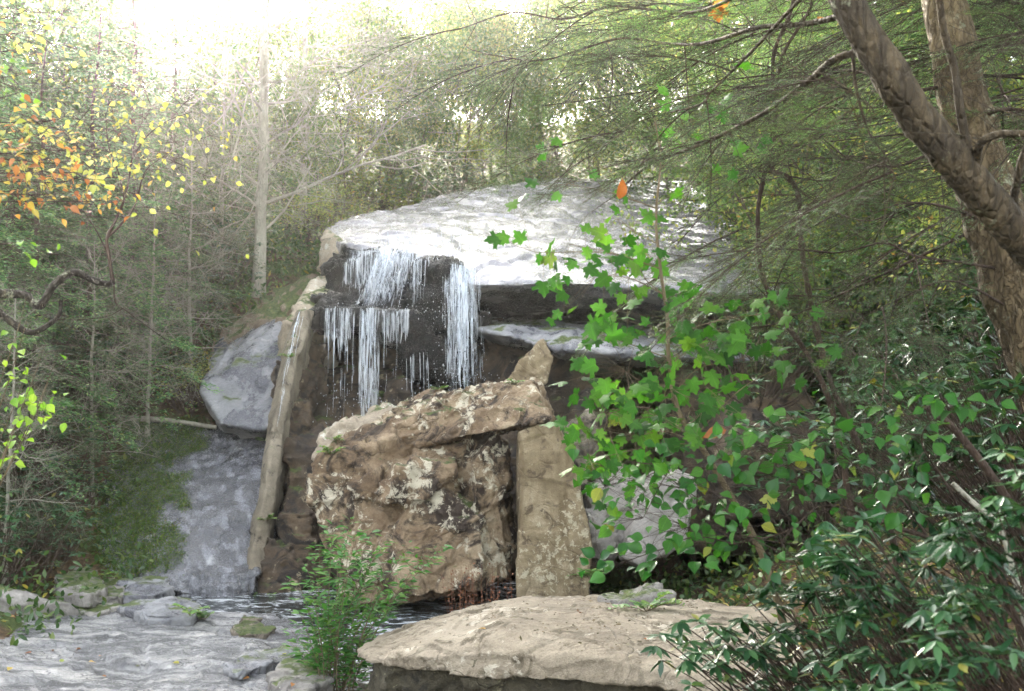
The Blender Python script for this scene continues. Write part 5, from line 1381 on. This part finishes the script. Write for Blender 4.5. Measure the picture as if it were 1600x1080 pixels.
subs = [([(176, 440, 7.0), (170, 400, 7.0), (167, 372, 7.0), (180, 345, 7.0), (196, 305, 7.0), (206, 250, 7.0), (212, 215, 7.0), (222, 190, 7.0)], .014),
        ([(167, 372, 7.0), (190, 350, 7.0), (212, 318, 7.0), (222, 280, 7.0), (232, 262, 7.0), (255, 245, 7.0)], .009),
        ([(194, 310, 7.0), (185, 270, 7.0), (170, 230, 7.0), (165, 180, 7.0)], .006),
        ([(206, 250, 7.0), (228, 215, 7.0), (260, 190, 7.0), (300, 175, 7.0)], .005),
        ([(170, 400, 7.0), (150, 360, 7.0), (130, 330, 7.0), (112, 310, 7.0)], .005),
        ([(178, 440, 7.0), (180, 470, 7.0), (192, 482, 7.0), (230, 510, 7.0), (258, 530, 7.0)], .006),
        ([(192, 482, 7.0), (165, 495, 7.0), (120, 500, 7.0)], .004)]
qs = [limb(w, p_, r_, .0018, 5) for p_, r_ in subs]
allp = np.concatenate(qs[:4])
yc = [(165, 150, 12, 40, 30), (190, 200, 16, 40, 30), (235, 170, 14, 35, 30), (285, 165, 14, 35, 30), (215, 240, 16, 40, 25), (270, 225, 14, 40, 25), (320, 215, 10, 25, 40), (150, 225, 12, 30, 30), (180, 280, 14, 35, 25), (250, 265, 12, 35, 20), (130, 190, 9, 30, 30), (225, 135, 9, 40, 20), (310, 270, 5, 30, 25), (290, 340, 3, 40, 40)]
for (x, y, n_, sx, sy) in yc:
    dd = np.linalg.norm(to_px(allp) - np.array((x - 15, y + 25)), axis=1)
    cluster(yt, w, LM['yellow'], allp[int(dd.argmin())], (x, y, 7.0 + R.uniform(-.3, .3)), int(n_ * 1.8), sx * 1.2, sy * 1.15, .043, face=(0, -.5, .8), spread=.6, r=.002)
tag(w.build('twig', M_TWIG_DARK, yt), kind='stuff')
# orange beech spray at the left edge
ot = empty('beech_tree', drop(-3.2, 5.6), 'beech at the left edge with orange and yellow green leaves in layered sprays', 'tree')
w = MB()
t3 = curve([np.array(ot.location) - np.array((0, 0, .3)), np.array((-3.2, 5.6, 2.5)), np.array((-3.05, 5.6, 4.0)), np.array((-3.0, 5.6, 5.5)), np.array((-3.0, 5.7, 8.0))], 24)
tube(w, t3, np.linspace(.07, .035, 24), 12, .1)
w.build('trunk', M_BARK, ot)
w = MB()
def from_trunk(t, z): return np.array([np.interp(z, t[:, 2], t[:, c]) for c in range(3)])
oc = [(20, 205, 12, 30, 18, 'orange'), (40, 240, 16, 40, 16, 'orange'), (90, 235, 14, 35, 15, 'orange'), (30, 275, 18, 40, 14, 'orange'), (85, 285, 16, 40, 12, 'orange'), (130, 315, 12, 30, 10, 'orange'), (60, 305, 14, 40, 10, 'orange'), (15, 300, 10, 25, 12, 'orange'),
      (70, 190, 12, 35, 14, 'yellow'), (40, 215, 10, 30, 12, 'yellow'), (75, 255, 10, 40, 14, 'yellow'), (20, 25, 12, 30, 14, 'yellow'), (45, 50, 10, 30, 14, 'yellow'), (15, 120, 8, 20, 14, 'lime'), (12, 150, 6, 18, 12, 'orange'), (60, 20, 5, 30, 12, 'orange'), (10, 80, 6, 18, 14, 'orange'), (110, 270, 10, 35, 14, 'yellow'), (15, 380, 6, 16, 12, 'lime')]
for (x, y, n_, sx, sy, kd) in oc:
    c3 = (x, y, 5.4 + R.uniform(-.3, .3)); z_ = P(*c3)[2] - .1
    cluster(ot, w, LM[kd], from_trunk(t3, z_), c3, int(n_ * 1.9), sx * 1.1, sy * 1.2, .052, face=(0, -.4, .85), spread=.45, r=.004, droop=.2)
tag(w.build('twig', M_TWIG_DARK, ot), kind='stuff')
# lime green spray, lower left
lt = empty('green_shrub', drop(-3.3, 6.2), 'bright lime green leafy shrub at the left edge below the crooked branch', 'shrub')
w = MB(); lb_ = np.array(lt.location)
for (x, y, n_, sx, sy) in [(20, 575, 10, 22, 14), (45, 610, 16, 28, 14), (20, 640, 16, 25, 14), (50, 660, 10, 20, 14), (15, 690, 10, 18, 12), (60, 630, 6, 18, 10), (20, 540, 6, 20, 14), (5, 720, 8, 20, 14)]:
    cluster(lt, w, LM['lime'], lb_ + np.array((0, 0, .3)), (x, y, 6.3 + R.uniform(-.2, .2)), n_, sx, sy, .062, face=(0, -.35, .9), spread=.4, r=.005)
tube(w, np.stack((lb_ - np.array((0, 0, .1)), lb_ + np.array((0, 0, .32)))), (.012, .008), 6)
w.build('stem', M_STEM, lt)

flush_extra()
# ---- glossy rhododendrons, lower right foreground
def rhodo_front(x, y, spots, label, leafn=300, size=.115, Ys=(4.0, 5.0)):
    e = empty('rhododendron_bush', drop(x, y), label, 'bush')
    w = MB(); b = np.array(e.location); cnt = 0
    ext = MB()
    for (px, py, sx, sy, nw) in spots:
        for i in range(int(nw * 3.2)):
            Y = R.uniform(*Ys)
            q = P(px + R.uniform(-1, 1) * sx, py + R.uniform(-1, 1) * sy, Y)
            gz = drop(q[0], q[1])[2]
            if q[2] < gz + .08: q[2] = gz + .1 + R.random() * .1
            root = b + np.array((G.normal() * .12, G.normal() * .12, -.05))
            c = curve([root, root * .45 + q * .55 + np.array((0, 0, -.12)) + G.normal(size=3) * .06, q], 10)
            tube(w, c, np.linspace(.006, .0025, 10), 4, cap=False)
            k = R.randint(6, 9); a0 = R.random() * 6.28; tl = G.normal(size=3) * .3
            for j in range(k):
                a = a0 + j / k * 6.283
                ax = np.array((math.cos(a), math.sin(a), -.22 + G.normal() * .18)) + tl
                nr = np.array((0, 0, 1.0)) + G.normal(size=3) * .2
                if cnt < leafn:
                    add_leaf(e, LM['rhodo'], q + unit(ax) * .012, ax, nr, size * R.uniform(.65, 1.2)); cnt += 1
                else:
                    cloud(ext, q[None], ax[None], nr[None], size * R.uniform(.65, 1.2), size * .33, TPL_OVATE)
    w.build('stem', M_TWIG_DARK, e)
    if ext.n: tag(ext.build('foliage', M_RHODO, e), kind='stuff')
rhodo_front(2.05, 5.2, [(1240, 960, 90, 60, 12), (1160, 1010, 80, 40, 8), (1290, 900, 70, 50, 9), (1080, 1000, 60, 40, 5), (1250, 1040, 100, 40, 9), (1200, 1075, 120, 20, 6)], 'glossy dark rhododendron sprawling onto the right end of the foreground slab', 300, .092, (4.9, 5.9))
rhodo_front(2.3, 4.5, [(1400, 900, 90, 70, 14), (1360, 990, 90, 50, 10), (1430, 1040, 90, 50, 8), (1330, 840, 50, 40, 5), (1380, 1075, 100, 15, 6)], 'glossy dark rhododendron in the lower right between two others', 300, .088, (4.1, 5.0))
rhodo_front(2.35, 4.0, [(1550, 880, 70, 80, 12), (1520, 1000, 90, 60, 12), (1590, 760, 40, 60, 6), (1480, 1060, 80, 30, 5)], 'glossy dark rhododendron filling the bottom right corner', 300, .084, (3.5, 4.3))
rhodo_front(3.6, 6.6, [(1500, 740, 90, 60, 10), (1420, 790, 90, 50, 8), (1560, 620, 60, 80, 10), (1480, 640, 60, 50, 6)], 'shaded rhododendron behind the lower right bushes under the hemlock trunk', 300, .12, (5.9, 6.9))
rhodo_front(4.0, 8.2, [(1500, 520, 80, 60, 10), (1420, 560, 70, 60, 8), (1560, 460, 50, 50, 6), (1350, 620, 60, 60, 8)], 'dark drooping rhododendron left of the hemlock trunk', 300, .14, (7.6, 8.8))
# broken dead wood among them
for pts, r0, m, lb in (([(1448, 636, 5.6), (1490, 670, 5.6), (1535, 725, 5.6), (1580, 790, 5.6), (1640, 900, 5.6)], .024, M_TWIG_DARK, 'dark broken dead limb poking out of the right thicket'),
                       ([(1488, 755, 5.2), (1520, 785, 5.2), (1555, 815, 5.2), (1572, 850, 5.2), (1600, 960, 5.2)], .016, M_TWIG, 'pale broken stick leaning in the right thicket')):
    q = path(pts); e = drop(q[-1][0], q[-1][1]); q = np.concatenate((q, e[None] - np.array((0, 0, .05))))
    w = MB(); tube(w, q, np.linspace(r0 * .7, r0, len(q)), 8, .3)
    o = w.build('dead_branch', m); tag(o, lb, 'branch')

# ---- leafy bush before the boulder
bb = drop(*PZ(520, 1062, .1)[:2])
bush = empty('leafy_bush', bb, 'bright green narrow leaved bush growing in front of the big brown boulder', 'bush')
w = MB(); ext = MB(); cnt = 0
tops = [(520, 820), (548, 812), (575, 830), (600, 845), (500, 850), (640, 850), (690, 855), (665, 870), (620, 870), (480, 890), (465, 905), (545, 860), (575, 880), (510, 880), (600, 900), (560, 910), (640, 895), (490, 930), (530, 920), (470, 960), (455, 985), (500, 970), (560, 950), (590, 960), (540, 980), (600, 1000), (510, 1010), (450, 1000), (480, 1020), (570, 1020), (615, 930), (530, 845), (590, 860), (555, 835), (495, 905), (520, 950)]
for (px, py) in tops:
    Yt = 9.4 + R.uniform(-.35, .45)
    q = P(px, py, Yt)
    root = bb + np.array((G.normal() * .10, G.normal() * .10, -.06))
    c = curve([root, root * .5 + q * .5 + np.array(((bb[0] - q[0]) * .18, 0, .05)) + G.normal(size=3) * .04, q], 16)
    tube(w, c, np.linspace(.006, .0015, 16), 4, cap=False)
    L = np.linalg.norm(q - root)
    for k in range(int(40 * min(1.2, L)) + 14):
        t = .35 + .65 * R.random() ** .7; j = t * 15
        p = np.array([np.interp(j, np.arange(16), c[:, d]) for d in range(3)])
        T = unit(c[min(15, int(j) + 1)] - c[max(0, int(j) - 1)])
        a = R.random() * 6.283
        side = np.array((math.cos(a), math.sin(a), 0))
        p2 = p + side * R.uniform(0, .09) + np.array((0, 0, R.uniform(-.02, .05)))
        if R.random() < .4: tube(w, np.stack((p, p2)), (.0012, .0008), 3, cap=False)
        ax = side * .9 + T * .45 + np.array((0, 0, -.25)) + G.normal(size=3) * .2; nr = np.array((0, -.15, 1.0)) + G.normal(size=3) * .35
        s = R.uniform(.055, .105)
        if cnt < 300 and R.random() < .35:
            add_leaf(bush, LM['lance'], p2, ax, nr, s); cnt += 1
        else:
            cloud(ext, p2[None], ax[None], nr[None], s, s * .34, TPL_OVATE)
w.build('stem', M_STEM, bush)
tag(ext.build('foliage', leaf_mat('bush_foliage', [(0.0, (0.025, 0.10, 0.015)), (0.6, (0.05, 0.16, 0.025)), (1.0, (0.11, 0.21, 0.035))], .4, .5, spec=.22), bush), kind='stuff')

# ---- reddish dry weed at the foot of the boulder
wb = drop(*P(745, 935, 11.6)[:2])
weed = empty('dry_weed', wb, 'rusty red dead weed stalks at the foot of the brown boulder', 'plant')
w = MB(); ext = MB()
for i in range(34):
    px = R.uniform(700, 792); Y = R.uniform(11.2, 12.0); b = drop(P(px, 900, Y)[0], Y)
    q = P(px + R.uniform(-18, 18), R.uniform(878, 925), Y)
    if q[2] < b[2] + .05: q[2] = b[2] + R.uniform(.15, .4)
    c = curve([b, (b + q) / 2 + G.normal(size=3) * .03, q], 8); tube(w, c, np.linspace(.004, .0015, 8), 3, cap=False)
    m = 14; u = .35 + .65 * G.random(m)
    pos = np.stack([np.interp(u * 7, np.arange(8), c[:, d]) for d in range(3)], 1) + G.normal(size=(m, 3)) * .015
    cloud(ext, pos, rnd(m), rnd(m), .03, .018)
w.build('stem', bark_mat('dry_stem', [(0.3, (0.10, 0.04, 0.025)), (0.7, (0.20, 0.09, 0.05))]), weed)
tag(ext.build('foliage', leaf_mat('dry_weed_leaf', [(0.0, (0.10, 0.035, 0.02)), (1.0, (0.24, 0.10, 0.05))], .25, .7), weed), kind='stuff')

# ---- small ferns and weeds rooted in cracks
def small_plant(name, px, py, hh, label, kind='fern', n_=9):
    p, nn = hit(px, py)
    if p is None: return
    e = empty(name, p, label, 'plant'); w = MB(); lf = MB()
    p = np.array(p) - nn * .01
    for i in range(n_):
        a = R.random() * 6.283
        d = unit(np.array((math.cos(a), -abs(math.sin(a)) * .8, R.uniform(.5, 1.6)))); L = hh * R.uniform(.6, 1.1)
        s = np.linspace(0, 1, 8)
        c = p + d * (s * L)[:, None] - np.array((0, 0, .45 * L)) * (s ** 2)[:, None]
        tube(w, c, np.linspace(.004, .001, 8), 3, cap=False)
        m = 22 if kind == 'fern' else 12
        u = np.linspace(.15, 1, m); pos = np.stack([np.interp(u * 7, np.arange(8), c[:, k]) for k in range(3)], 1)
        lat = np.cross(d, (0, 0, 1.0)); lat /= max(np.linalg.norm(lat), 1e-6)
        sg = np.where(np.arange(m) % 2, 1, -1)[:, None]
        ln = L * .22 * np.sin(np.pi * np.clip(u, .08, .96)) + .012
        cloud(lf, pos, lat * sg + d * .45 + G.normal(size=(m, 3)) * .1, np.array((0, -.3, 1.0)) + G.normal(size=(m, 3)) * .2, ln, ln * (.32 if kind == 'fern' else .5), TPL_OVATE)
    w.build('stem', M_STEM, e)
    tag(lf.build('foliage', M_SMALL, e), kind='stuff')
M_SMALL = leaf_mat('small_plant_leaf', [(0.0, (0.06, 0.15, 0.03)), (0.6, (0.12, 0.22, 0.05)), (1.0, (0.24, 0.30, 0.06))], .4, .45)
for (px, py, hh, lb, kd, k) in [
    (600, 622, .34, 'fern on the wet rock under the drip curtain', 'fern', 10), (518, 712, .26, 'small green plant at the left tip of the brown boulder', 'weed', 8), (520, 690, .2, 'tiny weed above the left tip of the brown boulder', 'weed', 6),
    (868, 492, .26, 'small weed in the dark gap under the overhanging cap rock', 'weed', 9), (905, 492, .22, 'tuft of green in the gap right of the small weed', 'weed', 8), (805, 600, .18, 'tuft of grass below the pointed wedge rock', 'weed', 8), (690, 610, .18, 'green sprig where the main stream lands', 'weed', 6),
    (935, 925, .40, 'teal green weed at the foot of the upright tan slab', 'weed', 16), (920, 905, .3, 'leafy weed beside the base of the upright tan slab', 'weed', 12), (320, 968, .26, 'yellow green fern at the end of the long ledge stone', 'fern', 9), (298, 962, .34, 'thin upright weed in front of the long ledge stone', 'weed', 5),
    (418, 940, .4, 'spindly weed at the foot of the rock ridge', 'weed', 6), (452, 560, .2, 'green tuft on the rock ridge', 'weed', 6), (408, 690, .22, 'small fern in the gap under the grey shoulder', 'fern', 7), (415, 815, .22, 'leafy tuft low on the rock ridge', 'weed', 7), (158, 905, .28, 'weed between the ledge stones', 'weed', 8),
    (1100, 905, .4, 'pale yellow weed on the leaf littered bank right of the slab', 'weed', 12), (1010, 955, .35, 'yellow green seedling at the right end of the slab', 'weed', 8)]:
    small_plant('fern' if kd == 'fern' else 'weed', px, py, hh, lb, kd, k)

# ---- pale fallen pole across the top of the slope
q0, _ = hit(188, 660); q1, _ = hit(335, 672)
if q0 is not None and q1 is not None:
    a = P(180, 652, 17.1); b = P(338, 668, 17.0)
    w = MB(); tube(w, curve([a, (a + b) / 2 + np.array((0, 0, .03)), b], 14), np.linspace(.045, .03, 14), 8, .2)
    tag(w.build('fallen_pole', M_TWIG), 'pale fallen pole lying across the top of the mossy slope', 'log')

# ---- moss on the slope
def inpoly(p, poly):
    x, y = p[:, 0], p[:, 1]; r = np.zeros(len(p), bool); j = len(poly) - 1
    for i in range(len(poly)):
        xi, yi = poly[i]; xj, yj = poly[j]
        r ^= ((yi > y) != (yj > y)) & (x < (xj - xi) * (y - yi) / (yj - yi + 1e-9) + xi)
        j = i
    return r
Vs = np.zeros(len(slope.data.vertices) * 3, np.float32); slope.data.vertices.foreach_get('co', Vs); Vs = Vs.reshape(-1, 3) + np.array(slope.parent.location)
Ns = np.zeros(len(slope.data.vertices) * 3, np.float32); slope.data.vertex_normals.foreach_get('vector', Ns); Ns = Ns.reshape(-1, 3)
px_ = to_px(Vs) + 26 * np.stack((fbm(Vs * 2.2, 4), fbm(Vs * 2.2 + 40, 4)), 1)
polys = [[(182, 660), (330, 668), (318, 700), (300, 712), (262, 728), (240, 735), (290, 740), (285, 770), (295, 785), (260, 795), (200, 795), (158, 785)],
         [(132, 798), (200, 790), (262, 808), (285, 835), (275, 870), (255, 900), (200, 905), (120, 898)], [(110, 690), (182, 655), (150, 740), (130, 800)]]
k = np.zeros(len(Vs), bool)
for pl_ in polys: k |= inpoly(px_, pl_)
k &= (Ns[:, 1] < .2) & (Ns[:, 2] > -.2)
mv, mn = Vs[k], Ns[k]
mb = MB()
rep = 22
pos = np.repeat(mv, rep, 0) + G.normal(size=(len(mv) * rep, 3)) * .03
nn_ = np.repeat(mn, rep, 0)
pos = pos - nn_ * .012 + nn_ * (0.025 * np.clip(fbm(pos * 7, 2), -1, 1))[:, None]
cloud(mb, pos, nn_ * .3 + G.normal(size=pos.shape) * .5 + np.array((0, -.1, -.4)), rnd(len(pos)) * .5 + nn_ * 1.2, .021 * (.6 + .8 * G.random(len(pos))), .014)
M_MOSS = leaf_mat('moss', [(0.0, (0.022, 0.052, 0.005)), (0.5, (0.05, 0.10, 0.008)), (0.9, (0.10, 0.135, 0.016)), (1.0, (0.15, 0.09, 0.035))], .25, .8, spec=.15)
tag(mb.build('moss', M_MOSS, None, False), 'dark green moss carpeting the left of the wet slope', kind='stuff')

# ---- ground cover and leaf litter
def scatter(n_, x0, x1, y0, y1, mask=None):
    x = G.uniform(x0, x1, n_); y = G.uniform(y0, y1, n_)
    z = ground_z(x, y)
    p = np.stack((x, y, z), 1)
    return p if mask is None else p[mask(p)]
M_LITTER = leaf_mat('leaf_litter', [(0.0, (0.07, 0.04, 0.022)), (0.4, (0.17, 0.10, 0.05)), (0.75, (0.30, 0.18, 0.07)), (1.0, (0.42, 0.34, 0.12))], .2, .7, spec=.2)
mb = MB()
p = np.concatenate((scatter(7000, .8, 6.5, 3.5, 14), scatter(2500, -9, -4.2, 5, 15), scatter(4000, -12, 12, 15, 34)))
m = len(p)
cloud(mb, p + np.array((0, 0, .015)) + G.normal(size=(m, 3)) * np.array((0, 0, .01)), G.normal(size=(m, 3)) * np.array((1, 1, .25)), np.array((0, 0, 1.0)) + G.normal(size=(m, 3)) * .35, .075 * (.6 + .7 * G.random(m)), .045, TPL_OVATE)
tag(mb.build('leaf_litter', M_LITTER), 'brown and yellow fallen leaves covering the banks', kind='stuff')
M_UNDER = leaf_mat('undergrowth_leaf', [(0.0, (0.025, 0.06, 0.018)), (0.6, (0.06, 0.11, 0.03)), (0.95, (0.12, 0.16, 0.04)), (1.0, (0.28, 0.22, 0.05))], .4, .45, spec=.4)
mb = MB()
p = np.concatenate((scatter(22000, -13, -4.4, 10.5, 25), scatter(22000, 1.6, 12, 4, 24), scatter(4500, -5.6, -2.6, 18.6, 23), scatter(20000, -11, 9, 21.5, 36), scatter(22000, -24, 24, 36, 57)))
dens = fbm(p * .9, 3)
p = p[dens > -.25]; m = len(p)
h_ = np.abs(G.normal(size=m)) * .22
cloud(mb, p + np.stack((G.normal(size=m) * .1, G.normal(size=m) * .1, h_), 1), rnd(m) + np.array((0, 0, .3)), rnd(m) * .7 + np.array((0, 0, 1.0)), .09 * (.6 + .8 * G.random(m)), .05, TPL_OVATE)
tag(mb.build('undergrowth', M_UNDER), 'low green undergrowth covering the banks', kind='stuff')

# ---- crumbs of moss, needles and bark lying on the foreground slab
mb = MB(); pp = []
for i in range(900):
    px, py = R.uniform(640, 1120), 928 + abs(R.gauss(0, 1)) * 45
    if fbm(np.array([[px / 90.0, py / 30.0, 0.0]]), 3)[0] < .02 and R.random() < .8: continue
    p, nn = hit(px, py)
    if p is not None and p[1] < 11 and nn[2] > .5: pp.append(p + nn * .003)
pp = np.array(pp)
cloud(mb, pp, G.normal(size=pp.shape) * np.array((1, 1, .1)), np.array((0, 0, 1.0)) + G.normal(size=pp.shape) * .3, .012 + .034 * G.random(len(pp)) ** 2, .014)
tag(mb.build('bark_crumbs', leaf_mat('bark_crumb', [(0.0, (0.03, 0.02, 0.012)), (0.5, (0.07, 0.06, 0.025)), (1.0, (0.14, 0.09, 0.04))], .1, .8, spec=.1)), 'dark crumbs of bark and moss strewn on the foreground slab', kind='stuff')

# ---- fallen leaves on the wet shelf
for (px, py, kd, lb) in [(80, 1018, 'rust', 'rust brown leaf lying on the wet shelf'), (120, 1016, 'orange', 'ochre leaf beside a rust brown one on the wet shelf'), (48, 1022, 'rust', 'small brown leaf near the left edge of the wet shelf'), (100, 1034, 'yellow', 'small yellow leaf on the wet shelf'), (137, 1036, 'rust', 'rust leaf above the dark patch of the shelf'), (155, 1027, 'rust', 'reddish leaf in the middle of the wet shelf'),
                         (212, 1042, 'yellow', 'tan yellow leaf right of the reddish leaf'), (280, 1038, 'orange', 'orange leaf in the middle right of the shelf'), (12, 1050, 'yellow', 'pale yellow leaf at the left edge of the shelf'), (166, 1058, 'orange', 'pinkish leaf on the dark patch of the shelf'), (390, 1060, 'rust', 'red leaf on the shelf left of the bush'), (447, 1024, 'orange', 'orange leaf at the foot of the bush'), (458, 1070, 'rust', 'brown leaf below the bush'), (760, 985, 'rust', 'rust leaf on the left part of the foreground slab'), (905, 960, 'orange', 'ochre leaf near the back of the foreground slab'), (1005, 1000, 'rust', 'brown leaf on the right part of the foreground slab')]:
    p, nn = hit(px, py)
    if p is None: continue
    o = add_leaf(None, LM[kd], p + nn * .012, G.normal(size=3) * np.array((1, 1, .1)), nn + G.normal(size=3) * .2, .06 * R.uniform(.8, 1.3), 'fallen_leaf')
    tag(o, lb, 'leaf', 'fallen leaves on the wet shelf')
# ------------------------------------------------------------------ hazy sunlit air
bpy.ops.mesh.primitive_cube_add(size=1)
hz = bpy.context.object
hz.name = 'haze'; hz.data.name = 'haze'
hz.location = (0, 9, 16.5); hz.scale = (120, 102, 45)
n = NT('hazy_air')
pv = n.t.nodes.new('ShaderNodeVolumePrincipled')
pv.inputs['Color'].default_value = (0.97, 0.96, 0.92, 1)
pv.inputs['Density'].default_value = 0.0014
pv.inputs['Anisotropy'].default_value = 0.88
n.t.links.new(pv.outputs[0], n.out.inputs['Volume'])
hz.data.materials.append(n.m)
tag(hz, 'sunlit haze hanging in the wood', kind='stuff')
